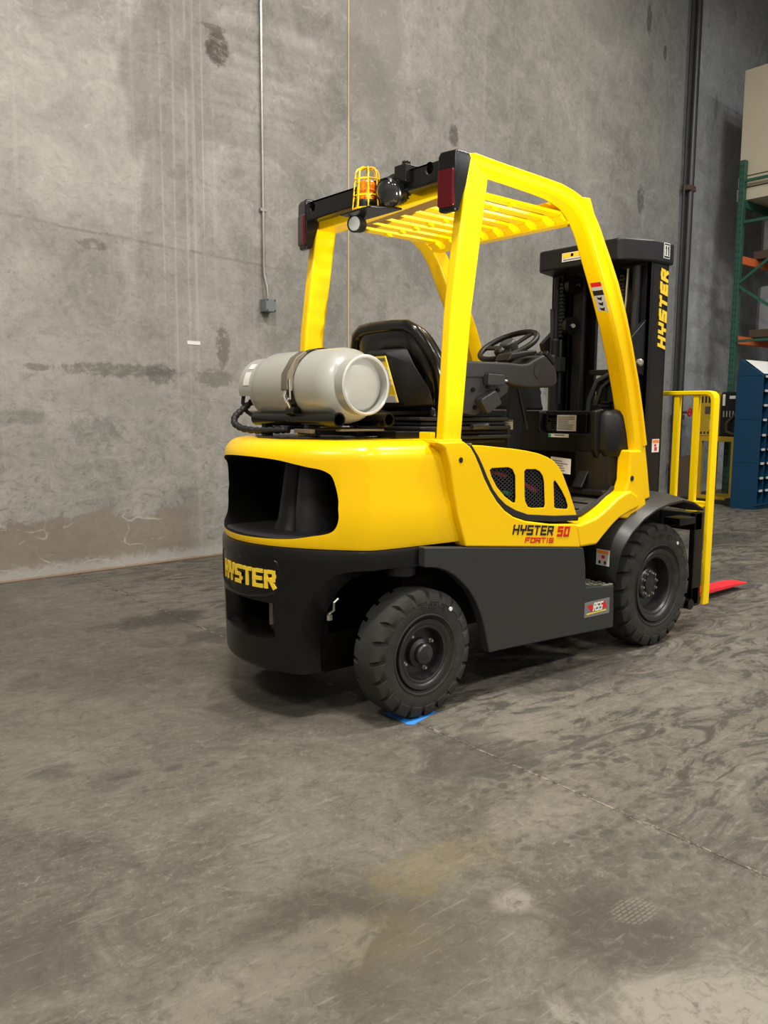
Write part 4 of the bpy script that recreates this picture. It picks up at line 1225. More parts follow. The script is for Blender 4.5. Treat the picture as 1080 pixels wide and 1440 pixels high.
mb = MB(); mb.bb((0.05, -0.530, 1.075), (0.20, -0.40, 1.098)); mb.bb((0.085, -0.47, 1.09), (0.11, -0.40, 1.125)); mb.build('hood_lip', 'yellow', FL, bevel=0.004)

# ---- steering wheel
sc_ = Vector((1.050, 0.0, 1.540)); tilt = math.radians(30)
Rw = Matrix.Rotation(-tilt, 3, 'Y')
mb = MB(); mb.tube([sc_ + Rw @ Vector((0.150 * math.cos(2 * PI * k / 40), 0.150 * math.sin(2 * PI * k / 40), 0)) for k in range(40)], 0.0145, 12, closed=True)
sw = mb.build('steering_wheel', 'black_plastic', FL)
mb = MB()
for a in (95, 215, 335):
    a = math.radians(a); d = Vector((math.cos(a), math.sin(a), 0))
    mb.bar(sc_ + Rw @ (d * 0.02 + Vector((0, 0, -0.012))), sc_ + Rw @ (d * 0.145), 0.034, 0.012, up=Rw @ Vector((0, 0, 1)))
mb.build('spoke', 'black_plastic', sw, bevel=0.004)
mb = MB(); mb.lathe([(0.035, -0.05), (0.046, -0.02), (0.042, 0.016), (0.034, 0.024), (0.0, 0.026)], sc_, Rw @ Vector((0, 0, 1)), 24, cap0=True); mb.build('horn_hub', 'grey_plastic', sw)
kp = sc_ + Rw @ Vector((0.150 * math.cos(math.radians(205)), 0.150 * math.sin(math.radians(205)), 0.0))
mb = MB(); mb.lathe([(0.012, 0), (0.016, 0.012), (0.026, 0.022), (0.027, 0.038), (0.018, 0.050), (0.0, 0.053)], kp, Rw @ Vector((0, 0, 1)), 20, cap0=True); mb.build('spinner_knob', 'black_plastic', sw)
mb = MB(); mb.tube([sc_ + Rw @ Vector((0, 0, -0.04)), (1.12, 0, 1.42), (1.24, 0, 1.28)], [0.04, 0.055, 0.06], 14)
mb.loft([[(1.02, -0.09, 1.40), (1.30, -0.11, 1.42), (1.30, 0.11, 1.42), (1.02, 0.09, 1.40)], [(1.06, -0.08, 1.475), (1.31, -0.10, 1.505), (1.31, 0.10, 1.505), (1.06, 0.08, 1.475)]])
mb.build('steering_column', 'black_plastic', FL, bevel=0.012)
mb = MB(); mb.prism([(1.003, 1.40), (1.228, 1.40), (1.235, 1.31), (1.25, 1.25), (1.27, 1.216), (1.13, 1.216), (1.10, 1.10), (1.10, 0.72), (1.00, 0.72), (0.985, 1.10)], XZ, -0.07, 0.12); mb.build('front_console', 'black_plastic', FL, bevel=0.015, seg=3)
mb = MB(); mb.tube([(1.05, -0.072, 1.33), (1.09, -0.074, 1.22), (1.13, -0.072, 1.12)], 0.004, 6); mb.build('cable', 'grey_plastic', FL)
mb = MB(); mb.prism([(0.955, 1.20), (1.005, 1.27), (1.02, 1.19), (0.985, 1.16)], XZ, 0.10, 0.13); mb.build('handbrake_grip', 'hose_red', FL, bevel=0.006)

# ---- armrest with lever pod
ARM = [(0.44, 1.426), (0.719, 1.429), (0.816, 1.426), (0.86, 1.432), (0.901, 1.450), (0.972, 1.477), (1.0, 1.462), (1.065, 1.412), (1.079, 1.352), (1.062, 1.335), (1.032, 1.324), (0.871, 1.319), (0.77, 1.327), (0.722, 1.338), (0.700, 1.358), (0.44, 1.352)]
mb = MB(); mb.prism(ARM, XZ, -0.30, -0.165); arm = mb.build('armrest', 'grey_plastic', FL, bevel=0.012, seg=3)
mb = MB(); mb.prism([(0.735, 1.437), (0.95, 1.48), (0.94, 1.50), (0.76, 1.475)], XZ, -0.28, -0.19); mb.build('arm_pad', 'black_plastic', arm, bevel=0.012, seg=3)
mb = MB(); mb.lathe([(0.034, 0), (0.034, 0.003), (0.0, 0.004)], (0.93, -0.300, 1.398), (0, -1, 0), 24); mb.build('knob_cover', 'grey_plastic', arm)
for k in range(4):
    mb = MB(); b0 = Vector((0.99 + 0.006 * k, -0.285 + 0.038 * k, 1.455))
    mb.box(b0 + Vector((0.035, 0, 0.008)), (0.085, 0.026, 0.026), Matrix.Rotation(math.radians(36), 3, 'Y'))
    lv_ = mb.build('control_lever', 'black_plastic', arm, bevel=0.008, seg=3)
    mb = MB(); mb.box(b0 + Vector((0.028, 0, 0.0265)), (0.022, 0.016, 0.003), Matrix.Rotation(math.radians(36), 3, 'Y')); mb.build('icon', 'lens_grey', lv_, smooth=False)
mb = MB(); mb.prism([(0.440, 1.356), (0.69, 1.356), (0.735, 1.322), (0.730, 1.295), (0.664, 1.259), (0.518, 1.190), (0.440, 1.20)], XZ, -0.292, -0.255); ab = mb.build('armrest_bracket', 'grey_plastic', FL, bevel=0.005)
mb = MB()
for x, z in ((0.497, 1.302), (0.59, 1.318), (0.655, 1.303), (0.51, 1.225)): mb.lathe([(0.010, 0), (0.010, 0.008)], (x, -0.292, z), (0, -1, 0), 12, cap1=True)
mb.build('bolt', 'black_paint', ab)
mb = MB(); mb.prism([(0.560, 1.374), (0.660, 1.372), (0.668, 1.366), (0.668, 1.330), (0.660, 1.324), (0.566, 1.323), (0.558, 1.330)], XZ, -0.330, -0.296); mb.build('adjuster_pad', 'grey_plastic', ab, bevel=0.006)
mb = MB(); mb.prism([(0.514, 1.262), (0.600, 1.300), (0.610, 1.295), (0.643, 1.250), (0.640, 1.240), (0.565, 1.201), (0.552, 1.204), (0.513, 1.250)], XZ, -0.335, -0.292); mb.build('adjuster_pad', 'grey_plastic', ab, bevel=0.006)
mb = MB(); mb.tube([(0.66, -0.31, 1.347), (0.70, -0.31, 1.346)], 0.006, 8); mb.build('adjuster_pin', 'steel', ab)

# ---- front cowl and floor
mb = MB(); mb.bb((1.285, -0.415, 1.00), (1.50, 0.48, 1.215)); cowl = mb.build('front_cowl', ['black_plastic', 'black_plastic'], FL)
c = MB(); c.prism([(-0.02, 1.25), (-0.02, 1.12), (-0.04, 1.100), (-0.22, 1.100), (-0.36, 1.100), (-0.375, 1.115), (-0.39, 1.25)], YZ, 1.20, 1.335)
cut(cowl, c); bevmod(cowl, 0.015, 3)
mb = MB(); mb.bb((1.315, -0.30, 1.10), (1.345, -0.02, 1.20)); mb.build('glove_panel', 'black_paint', FL, bevel=0.004)
mb = MB(); mb.bb((1.31, -0.372, 1.105), (1.33, -0.325, 1.245)); mb.bb((1.30, -0.372, 1.150), (1.32, -0.325, 1.158)); mb.build('cup_slot', 'black_void', FL, bevel=0.004)
f = frame((1.3135, -0.052, 1.110), (0, -1, 0), (0, 0, 1), (-1, 0, 0))
decal('data_plate', f, 0.185, 0.083, [(0, 0, 0.34, 1, 1), (0.03, 0.80, 0.32, 0.97, 2), (0.04, 0.55, 0.12, 0.7, 0)] + text_lines(0.14, 0.1, 0.32, 0.8, 5, 3, 1) + text_lines(0.38, 0.08, 0.95, 0.92, 7, 3, 2), ['offwhite', 'print_black', 'print_orange', 'print_grey'], FL)
decal('data_plate', frame((1.284, -0.085, 1.078), (0, -1, 0), (0, 0, 1), (-1, 0, 0)), 0.130, 0.018, [(0, 0.1, 0.14, 0.9, 1), (0.3, 0.5, 0.8, 0.8, 2)], ['white', 'hose_green', 'print_grey'], FL)
# rounded pod at the right end, with pedestal and floor
mb = MB()
def pod(z, g=0.0):
    return [(1.262 + g, -0.405 - g, z), (1.262 + g, -0.44, z), (1.285 + g, -0.478 + g, z), (1.33, -0.497 + g, z), (1.42, -0.497 + g, z), (1.50 - g, -0.49 + g, z), (1.50 - g, -0.405 - g, z)]
mb.loft([pod(0.985, 0.03), pod(0.995, 0.012), pod(1.03, 0.0), pod(1.095, 0.0), pod(1.10, 0.0), pod(1.19, 0.006), pod(1.215, 0.02), pod(1.222, 0.04)]); mb.build('cowl_pod', 'black_plastic', FL, sharp=45)
mb = MB(); mb.prism([(1.225, 1.215), (1.30, 1.225), (1.30, 0.985), (1.255, 0.985), (1.232, 1.02)], XZ, -0.418, -0.385); mb.build('cowl_rib', 'black_plastic', FL, bevel=0.010, seg=3)
mb = MB()
def ped(z, x0):
    return [(x0, -0.28, z), (x0, -0.40, z), (x0 + 0.03, -0.455, z), (x0 + 0.10, -0.475, z), (1.50, -0.475, z), (1.50, -0.28, z)]
mb.loft([ped(0.80, 1.27), ped(1.01, 1.255)]); mb.build('cowl_pedestal', 'black_plastic', FL, sharp=40)
mb = MB(); mb.bb((1.225, -0.475, 0.800), (1.45, -0.22, 0.828)); mb.build('kick_ledge', 'black_plastic', FL, bevel=0.006)
mb = MB(); mb.bb((1.44, -0.45, 0.60), (1.48, 0.45, 1.0)); mb.bb((0.92, -0.45, 0.66), (1.30, 0.45, 0.705)); mb.build('footwell', 'black_void', FL)
mb = MB(); mb.prism([(0.930, 0.722), (1.04, 0.722), (1.315, 0.812), (1.315, 0.800), (1.04, 0.708), (0.930, 0.708)], XZ, -0.462, 0.0)
fm = mb.build('floor_mat', 'mat_rubber', FL, bevel=0.003)
mb = MB()
for x in (1.10, 1.17, 1.24):
    z = 0.722 + (x - 1.04) * 0.327 + 0.0015
    mb.bar((x, -0.43, z), (x, -0.20, z), 0.012, 0.006)
mb.build('groove', 'black_void', fm)
mb = MB(); mb.tube([(0.96, -0.478, 0.722), (1.06, -0.478, 0.735), (1.17, -0.478, 0.772), (1.27, -0.475, 0.815), (1.31, -0.47, 0.84)], 0.012, 8); mb.build('mat_edge', 'rubber_hose', FL)
mb = MB(); mb.box((1.24, -0.33, 0.875), (0.012, 0.06, 0.10), Euler((0, math.radians(35), 0)).to_matrix()); mb.tube([(1.25, -0.33, 0.87), (1.38, -0.32, 0.93)], 0.012, 8); mb.build('accelerator_pedal', 'black_plastic', FL, bevel=0.004)
f = frame((1.16, -0.205, 0.985), (0, -1, -0.06), (-0.35, -0.25, -1), (-1, 0, 0.3))
decal('paper_card', f, 0.125, 0.080, text_lines(0.1, 0.15, 0.9, 0.9, 5, 1, 9), ['offwhite', 'print_grey'], FL)
decal('small_plate', frame((0.792, -0.20, 1.125), (0.25, -1, 0), (0, 0, 1), (-1, -0.25, 0)), 0.06, 0.045, [(0, 0.8, 1, 1, 1)] + text_lines(0.1, 0.1, 0.9, 0.7, 3, 1, 3), ['offwhite', 'print_grey'], FL)

# ---- mast
mb = MB()
for s in (-1, 1):
    # outer channel: web and two flanges
    mb.bb((1.79, s * 0.300, 0.13), (1.955, s * 0.33, 2.02)); mb.bb((1.79, s * 0.245, 0.13), (1.815, s * 0.33, 2.02)); mb.bb((1.93, s * 0.245, 0.13), (1.955, s * 0.33, 2.02))
mast = mb.build('mast_outer_rail', 'mast', FL, bevel=0.004)
mb = MB()
for s in (-1, 1):
    mb.bb((1.825, s * 0.195, 0.15), (1.985, s * 0.225, 2.00)); mb.bb((1.825, s * 0.135, 0.15), (1.85, s * 0.235, 2.00)); mb.bb((1.96, s * 0.135, 0.15), (1.985, s * 0.235, 2.00))
mb.build('mast_inner_rail', 'mast', FL, bevel=0.004)
mb = MB(); mb.prism([(1.60, 0.27), (1.60, -0.245), (1.635, -0.275), (1.80, -0.345), (1.975, -0.345), (1.975, 0.345), (1.80, 0.345), (1.635, 0.30)], XY, 1.995, 2.108); mcb = mb.build('mast_crossbeam', 'mast', FL, bevel=0.012, seg=3)
for a, b in (((1.80, -0.30, 1.955), (1.96, 0.30, 2.0)), ((1.76, -0.33, 0.30), (1.80, 0.33, 0.42)), ((1.76, -0.33, 0.98), (1.79, 0.33, 1.06))):
    mb = MB(); mb.bb(a, b); mb.build('mast_tie', 'mast', FL, bevel=0.005)
for s in (-1, 1):
    mb = MB(); mb.lathe([(0.036, 0.2), (0.036, 1.62), (0.028, 1.63), (0.022, 1.63), (0.022, 1.98)], (1.755, s * 0.262, 0.0), (0, 0, 1), 18, cap0=True, cap1=True); mb.build('lift_cylinder', 'mast', FL)
    mb = MB(); mb.lathe([(0.02, -0.02), (0.055, -0.018), (0.050, -0.008), (0.050, 0.008), (0.055, 0.018), (0.02, 0.02)], (1.755, s * 0.145, 1.925), (0.25, 1, 0), 24, cap0=True, cap1=True); mb.lathe([(0.012, 0), (0.012, 0.034)], (1.755, s * 0.145, 1.925), (0.25, -1, 0), 12, cap1=True); mb.build('chain_pulley', 'black_paint', FL)
    mb = MB(); mb.lathe([(0.02, -0.02), (0.052, -0.018), (0.047, -0.008), (0.047, 0.008), (0.052, 0.018), (0.02, 0.02)], (1.745, s * 0.150, 1.695), (0.25, 1, 0), 24, cap0=True, cap1=True); pl = mb.build('chain_pulley', 'black_paint', FL)
    mb = MB(); mb.lathe([(0.012, 0), (0.012, 0.032)], (1.745, s * 0.150, 1.695), (-0.5, -1, 0), 12, cap1=True); mb.build('pulley_pin', 'steel', pl)
    mb = MB()
    for k in range(15):
        mb.box((1.72, s * 0.198, 1.93 - k * 0.0205), (0.022, 0.030 if k % 2 else 0.022, 0.018))
    mb.build('lift_chain', 'black_paint', FL, bevel=0.004)['kind'] = 'stuff'
    mb = MB(); mb.tube([(1.72, s * 0.198, 1.62), (1.72, s * 0.198, 1.25)], 0.009, 8); mb.bb((1.69, s * 0.175, 1.44), (1.74, s * 0.24, 1.52)); mb.build('chain_anchor', 'mast', FL, bevel=0.005)
    mb = MB(); mb.tube([(1.73, s * 0.275, 1.80), (1.73, s * 0.27, 1.70), (1.73, s * 0.272, 1.58), (1.73, s * 0.272, 1.1)], 0.013, 8); mb.build('hydraulic_hose', 'rubber_hose', FL)
    mb = MB(); mb.prism([(1.66, 1.60), (1.79, 1.70), (1.79, 1.40), (1.72, 1.42), (1.70, 1.50)], XZ, s * 0.28, s * 0.31); mb.build('mast_gusset', 'mast', FL, bevel=0.004)
    mb = MB(); mb.lathe([(0.02, 0), (0.02, 0.05), (0.012, 0.06)], (1.75, s * 0.295, 1.47), (-0.7, -0.7, 0), 12, cap1=True); mb.build('stop_bolt', 'steel', FL)
mb = MB(); mb.tube([(1.745, -0.215, 1.97), (1.735, -0.215, 1.80), (1.72, -0.21, 1.62)], 0.007, 8); mb.build('steel_line', 'steel', FL)
mb = MB(); f = frame((1.944, -0.3305, 1.548), (0.0, 0, 1), (-1, 0, 0.0), (0, -1, 0)); lettering(mb, 'HYSTER', f, 0.072, 0.060, 0.0105, 0.0185, 0, 0.003, 0.20); mb.build('mast_name', 'print_yellow', FL, smooth=False)
f = frame((1.868, -0.3455, 2.022), (1, 0, 0), (0, 0, 1), (0, -1, 0))
mb = MB(); mb.prism([(0, 0), (0.058, 0), (0.058, 0.080), (0, 0.080)], f, 0, 0.0015, 0); mb.prism([(0.004, 0.004), (0.054, 0.004), (0.054, 0.076), (0.004, 0.076)], f, 0.001, 0.0022, 1); mb.prism([(0.007, 0.012), (0.051, 0.012), (0.051, 0.068), (0.007, 0.068)], f, 0.0015, 0.003, 0)
g = lambda u, v, d: f(u + 0.010, v + 0.016, d)
lettering(mb, '11', g, 0.048, 0.042, 0.002, 0.0085, 0.0025, 0.004, 0, 1)
mb.build('number_sticker', ['white', 'print_black'], mcb, smooth=False)
f = frame((1.598, 0.112, 2.028), (0, -1, 0), (0, 0, 1), (-1, 0, 0))
decal('caution_label', f, 0.215, 0.046, [(0.03, 0.40, 0.66, 0.95, 1), (0.28, 0.50, 0.36, 0.85, 2), (0.05, 0.12, 0.62, 0.25, 3), (0.70, 0.2, 0.80, 0.85, 4), (0.84, 0.55, 0.96, 0.65, 3), (0.84, 0.3, 0.96, 0.4, 3)], ['white', 'print_yellow', 'print_black', 'print_grey', 'print_red'], mcb)
decal('warning_sticker', frame((1.862, -0.331, 0.992), (1, 0, 0), (0, 0, 1), (0, -1, 0)), 0.068, 0.072, [(0.06, 0.72, 0.94, 0.94, 1), (0.35, 0.12, 0.7, 0.4, 2), (0.3, 0.45, 0.6, 0.62, 2)], ['white', 'print_orange', 'print_red'], FL)
# carriage, hose reel between the rails
mb = MB(); mb.bb((2.06, -0.50, 0.56), (2.13, 0.50, 0.66)); mb.bb((2.06, -0.50, 0.14), (2.13, 0.50, 0.24)); mb.bb((1.99, -0.28, 0.14), (2.07, -0.18, 0.66)); mb.bb((1.99, 0.18, 0.14), (2.07, 0.28, 0.66)); mb.bb((2.06, -0.50, 0.13), (2.15, -0.465, 0.66)); mb.bb((2.06, 0.465, 0.13), (2.15, 0.50, 0.66))
mb.bb((1.90, -0.50, 0.60), (2.06, -0.40, 0.64))
cg = mb.build('carriage', 'mast', FL, bevel=0.005)
mb = MB(); mb.lathe([(0.03, -0.04), (0.03, 0.04)], (2.02, -0.48, 0.155), (0, 1, 0), 14, cap0=True, cap1=True); mb.build('carriage_roller', 'black_paint', cg)
mb = MB(); mb.bb((1.86, -0.150, 1.05), (1.94, -0.03, 1.452)); mb.bb((1.90, -0.05, 1.05), (1.95, 0.075, 1.40)); mb.bb((1.86, -0.12, 1.42), (1.95, 0.10, 1.45)); mb.bb((1.86, -0.12, 1.35), (1.92, 0.02, 1.38)); rl = mb.build('hose_bracket', 'mast', FL, bevel=0.005)
mb = MB(); mb.tube([(1.87, -0.03, 1.42), (1.83, 0.02, 1.38), (1.81, 0.05, 1.28), (1.80, 0.06, 1.10)], 0.017, 10); mb.tube([(1.87, -0.06, 1.40), (1.84, -0.01, 1.35), (1.83, 0.02, 1.25), (1.82, 0.03, 1.10)], 0.012, 10); mb.build('hydraulic_hose', 'rubber_hose', FL)
mb = MB()
for k in range(8): mb.box((1.85, -0.04, 1.11 + k * 0.022), (0.05, 0.06, 0.012))
mb.build('hose_guide', 'black_paint', FL, bevel=0.003)['kind'] = 'stuff'
# load backrest
mb = MB()
f = YZ
H1 = 1.327
ou = [(-0.52, 0.130), (-0.52, 1.285), (-0.513, 1.310), (-0.497, 1.325), (-0.475, 1.330), (0.475, 1.330), (0.497, 1.325), (0.513, 1.310), (0.52, 1.285), (0.52, 0.130)]
inn = [(0.497, 0.130), (0.497, 1.270), (0.490, 1.295), (0.470, 1.306), (-0.470, 1.306), (-0.490, 1.295), (-0.497, 1.270), (-0.497, 0.130)]
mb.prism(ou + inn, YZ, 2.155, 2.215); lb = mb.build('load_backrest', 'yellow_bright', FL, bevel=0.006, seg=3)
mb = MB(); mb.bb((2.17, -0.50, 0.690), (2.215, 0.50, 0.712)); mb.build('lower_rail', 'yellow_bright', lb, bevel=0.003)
for s in (-1, 1):
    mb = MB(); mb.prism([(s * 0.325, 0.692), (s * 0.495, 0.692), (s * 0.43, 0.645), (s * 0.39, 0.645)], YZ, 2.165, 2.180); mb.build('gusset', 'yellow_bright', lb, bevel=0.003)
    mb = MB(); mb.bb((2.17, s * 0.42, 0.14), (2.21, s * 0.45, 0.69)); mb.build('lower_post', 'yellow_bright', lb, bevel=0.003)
for y in (-0.404, -0.285, 0.285, 0.404):
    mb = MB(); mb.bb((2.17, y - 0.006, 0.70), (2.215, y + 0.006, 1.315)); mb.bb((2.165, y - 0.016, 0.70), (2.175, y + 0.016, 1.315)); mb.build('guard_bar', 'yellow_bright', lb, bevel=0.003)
# forks
for y in (-0.125, 0.40):
    mb = MB()
    w = 0.055
    prof = [(2.14, 0.70), (2.18, 0.70), (2.182, 0.12), (2.20, 0.088), (2.24, 0.075), (3.20, 0.062), (3.36, 0.050), (3.36, 0.040), (2.18, 0.035), (2.145, 0.05), (2.135, 0.10)]
    mb.prism(prof, XZ, y - w, y + w); mb.build('fork', 'fork_red', FL, bevel=0.006)


# ---- wheels
def tire_mesh(R, W, r, side_, pitches, slot_in, slot_w, depth, over):
    """lathe about Y through the origin; outer face towards side_; slots cut in both shoulders"""
    h = W / 2
    prof = [(r, -h * 0.80), (r + 0.012, -h * 0.93), (r + (R - r) * 0.22, -h * 0.985), (r + (R - r) * 0.45, -h * 1.0), (r + (R - r) * 0.60, -h * 0.985), (r + (R - r) * 0.62, -h * 1.005), (R - 0.030, -h * 0.985), (R - 0.014, -h * 0.935), (R - 0.004, -h * 0.86),
            (R, -h * 0.76), (R, -h * slot_in), (R + 0.001, -h * slot_in * 0.6), (R + 0.002, 0.0)]
    prof = prof + [(a, -b) for a, b in reversed(prof[:-1])]
    N = []
    for k in range(pitches):
        for q, g in ((0.0, 0), (0.3, 0), (1 - slot_w - 0.03, 0), (1 - slot_w, 1), (0.97, 1), ):
            N.append((2 * PI * (k + q) / pitches, g))
    mb = MB()
    rings = []
    for a, g in N:
        ring = []
        for (rad, y) in prof:
            rr = rad
            if g and abs(y) > h * slot_in * 1.001 and rad > R - over:
                rr = rad - depth * (1.0 if rad > R - 0.016 else 0.6)
            ang = a + (0.10 * (1 - abs(y) / h) / 1.0)
            ring.append((rr * math.cos(ang), y, rr * math.sin(ang)))
        rings.append(ring)
    V = [[mb.bm.verts.new(Vector(p)) for p in rg] for rg in rings]
    n = len(V); m = len(prof)
    for i in range(n):
        for j in range(m - 1):
            mb.face([V[i][j], V[(i + 1) % n][j], V[(i + 1) % n][j + 1], V[i][j + 1]])
    # raised concentric bead lines on the side wall
    for s in (-1, 1):
        rr = r + (R - r) * 0.16
        mb.tube([Vector((rr * math.cos(2 * PI * k / 64), s * h * 0.965, rr * math.sin(2 * PI * k / 64))) for k in range(64)], 0.004, 6, closed=True)
    return mb


def arc_text(mb, word, R, y, ang0, h, w, gap, t):
    """letters standing on a circle of the outer (-Y) side wall, clockwise from ang0 (deg)"""
    a = math.radians(ang0)
    for ch in word:
        ww = w * (0.5 if ch in '.1I' else 1)
        c, s = math.cos(a), math.sin(a)
        o = Vector((R * c, y, R * s))
        f = frame(o, (s, 0, -c), (c, 0, s), (0, -1, 0))
        if ch != ' ':
            lettering(mb, ch, f, h, w, gap, t, -0.004, 0.0022)
        a -= (ww + gap) / R


def build_wheel(center, kind, s):
    c = Vector(center)
    if kind == 'rear':
        R, W, r, rl = 0.255, 0.150, 0.141, 0.139
        tm = tire_mesh(R, W, r, -1, 20, 0.46, 0.22, 0.020, 0.045)
    else:
        R, W, r, rl = 0.318, 0.180, 0.190, 0.188
        tm = tire_mesh(R, W, r, -1, 22, 0.30, 0.24, 0.022, 0.060)
    h = W / 2
    if kind == 'rear':
        rim = [(0.0, -h * 0.30), (0.06, -h * 0.30), (0.098, -h * 0.28), (0.104, -h * 0.50), (0.106, -h * 0.86), (0.112, -h * 0.90), (0.118, -h * 0.88), (0.122, -h * 0.93), (0.130, -h * 0.98), (rl, -h * 0.99), (rl + 0.003, -h * 0.90), (rl, -h * 0.5), (rl, h * 0.9), (0.10, h * 0.85), (0.09, h * 0.2), (0.0, h * 0.15)]
    else:
        rim = [(0.0, -h * 0.05), (0.09, -h * 0.05), (0.128, -h * 0.02), (0.136, -h * 0.40), (0.140, -h * 0.70), (0.150, -h * 0.80), (0.158, -h * 0.80), (0.166, -h * 0.90), (0.178, -h * 0.96), (rl, -h * 0.98), (rl + 0.004, -h * 0.88), (rl, -h * 0.5), (rl, h * 0.9), (0.14, h * 0.85), (0.12, h * 0.3), (0.0, h * 0.25)]
    mb = MB(); mb.lathe(rim, (0, 0, 0), (0, 1, 0), 56)
    w = mb.build('wheel', 'wheel_rim', None, sharp=30)
    kids = [tm.build('tire', 'rubber', None, sharp=32)]
    mb = MB()
    if kind == 'rear':
        mb.lathe([(0.062, -h * 0.2), (0.056, -h * 0.55), (0.046, -h * 0.62), (0.041, -h * 0.66), (0.041, -h * 0.92), (0.036, -h * 1.0), (0.022, -h * 1.05), (0.0, -h * 1.06)], (0, 0, 0), (0, 1, 0), 32)
    else:
        mb.lathe([(0.082, -h * 0.0), (0.080, -h * 0.30), (0.074, -h * 0.36), (0.046, -h * 0.38), (0.044, -h * 0.46), (0.036, -h * 0.50), (0.0, -h * 0.52)], (0, 0, 0), (0, 1, 0), 32)
    kids.append(mb.build('hub_cap', 'wheel_rim', None, sharp=30))
    nn, nr, ny = (4, 0.078, -h * 0.34) if kind == 'rear' else (10, 0.0615, -h * 0.37)
    nut = None
    for k in range(nn):
        a = 2 * PI * (k + 0.3) / nn
        if nut is None:
            mb = MB(); mb.lathe([(0.0095, 0.012), (0.0095, 0.0), (0.006, 0.0), (0.006, -0.012), (0.0, -0.012)], (0, 0, 0), (0, 1, 0), 6)
            nut = mb.build('lug_nut', 'steel', None, sharp=20); o = nut
        else:
            o = nut.copy(); COL.objects.link(o)
        o.location = (nr * math.cos(a), ny, nr * math.sin(a))
        kids.append(o)
    mb = MB(); mb.lathe([(0.0085, 0), (0.0085, -0.004), (0.0, -0.0045)], (0.82 * R * math.cos(math.radians(52)), -h * 1.0, 0.82 * R * math.sin(math.radians(52))), (0, 1, 0), 16)
    kids.append(mb.build('balance_dot', 'white', None))
    mb = MB()
    if kind == 'rear':
        arc_text(mb, '6.00-9', 0.186, -h * 0.995, 98, 0.020, 0.017, 0.006, 0.0035)
    else:
        arc_text(mb, '7.00-12', 0.246, -h * 0.995, 104, 0.022, 0.018, 0.006, 0.004)
    kids.append(mb.build('size_marking', 'rubber', None, smooth=False))
    for o in kids:
        o.parent = w
    w.parent = FL
    w.matrix_parent_inverse = world_of(FL).inverted()
    w.location = c
    if s > 0:
        w.rotation_euler = (0, 0, PI)
    return w


RW_Z, FW_Z = 0.257, 0.320
build_wheel((0.0, -0.475, RW_Z + 0.0016), 'rear', -1)
build_wheel((0.0, 0.475, RW_Z + 0.0016), 'rear', 1)
build_wheel((1.625, -0.466, FW_Z + 0.0011), 'front', -1)
build_wheel((1.625, 0.466, FW_Z + 0.0011), 'front', 1)

# ------------------------------------------------------------------ tape on the floor
mb = MB()
mb.prism([(-0.094, -0.405), (-0.060, -0.405), (-0.058, -0.527), (0.073, -0.497), (0.080, -0.530), (-0.082, -0.572), (-0.100, -0.556)], XY, 0.0002, 0.0012)
tag(mb.build('floor_tape', 'tape', smooth=False), 'bent strip of blue masking tape on the floor under the rear tyre', 'tape')

# ------------------------------------------------------------------ background by the rack
RX = 8.98
RK = thing('pallet_rack', (RX, 2.4, 0), 'green pallet rack with orange beams against the far end of the wall', 'rack')
for y, n_ in ((2.94, 0), (1.86, 0)):
    mb = MB(); mb.bb((RX - 0.04, y - 0.038, 0.0), (RX + 0.04, y + 0.038, 4.60)); up = mb.build('upright', 'green', RK, bevel=0.004)
    mb = MB()
    for k in range(52):
        z = 0.12 + k * 0.086
        for dy in (-0.018, 0.018): mb.bb((RX - 0.0415, y + dy - 0.006, z), (RX - 0.039, y + dy + 0.006, z + 0.026))
    mb.build('slot', 'hole', up, smooth=False)['kind'] = 'stuff'
    mb = MB(); mb.bb((RX - 0.07, y - 0.07, 0.0), (RX + 0.07, y + 0.07, 0.008)); mb.build('foot_plate', 'green', up)
for za, zb in ((4.33, 4.33), (3.79, 3.79), (2.99, 3.70), (2.93, 2.25), (2.20, 2.20), (1.40, 2.14), (1.35, 0.30), (0.24, 0.24)):
    mb = MB(); mb.bar((RX, 2.90, za), (RX, 1.90, zb), 0.035, 0.035); mb.build('brace', 'green', RK)
for z in (4.04, 3.30, 2.22):
    for y in (2.94, 1.86):
        mb = MB(); mb.bb((RX + 0.045, y - 0.025, z - 0.055), (RX + 2.7, y + 0.025, z + 0.055)); bm_ = mb.build('beam', 'orange' if z < 4 else 'green', RK, bevel=0.008)
        mb = MB(); mb.bb((RX + 0.041, y - 0.03, z - 0.10), (RX + 0.05, y + 0.03, z + 0.10)); mb.build('end_plate', 'orange' if z < 4 else 'green', bm_)
RX2 = RX + 2.745
for y in (2.94, 1.86):
    mb = MB(); mb.bb((RX2 - 0.04, y - 0.038, 0.0), (RX2 + 0.04, y + 0.038, 4.60)); mb.build('upright', 'green', RK, bevel=0.004)
BP = thing('stacked_panel_crate', (RX + 1.3, 2.35, 4.10), 'big beige panelled crate resting on the top level of the green rack', 'crate')
mb = MB(); mb.bb((RX + 0.08, 1.30, 4.42), (RX + 2.5, 3.04, 5.80)); mb.build('crate_body', 'beige', BP, bevel=0.006)
mb = MB(); mb.bb((RX + 0.075, 1.30, 4.27), (RX + 2.5, 3.05, 4.405)); mb.build('board', 'beige', BP, bevel=0.006)
mb = MB(); mb.bb((RX + 0.075, 1.30, 4.096), (RX + 2.5, 3.06, 4.255)); mb.build('board', 'beige', BP, bevel=0.006)
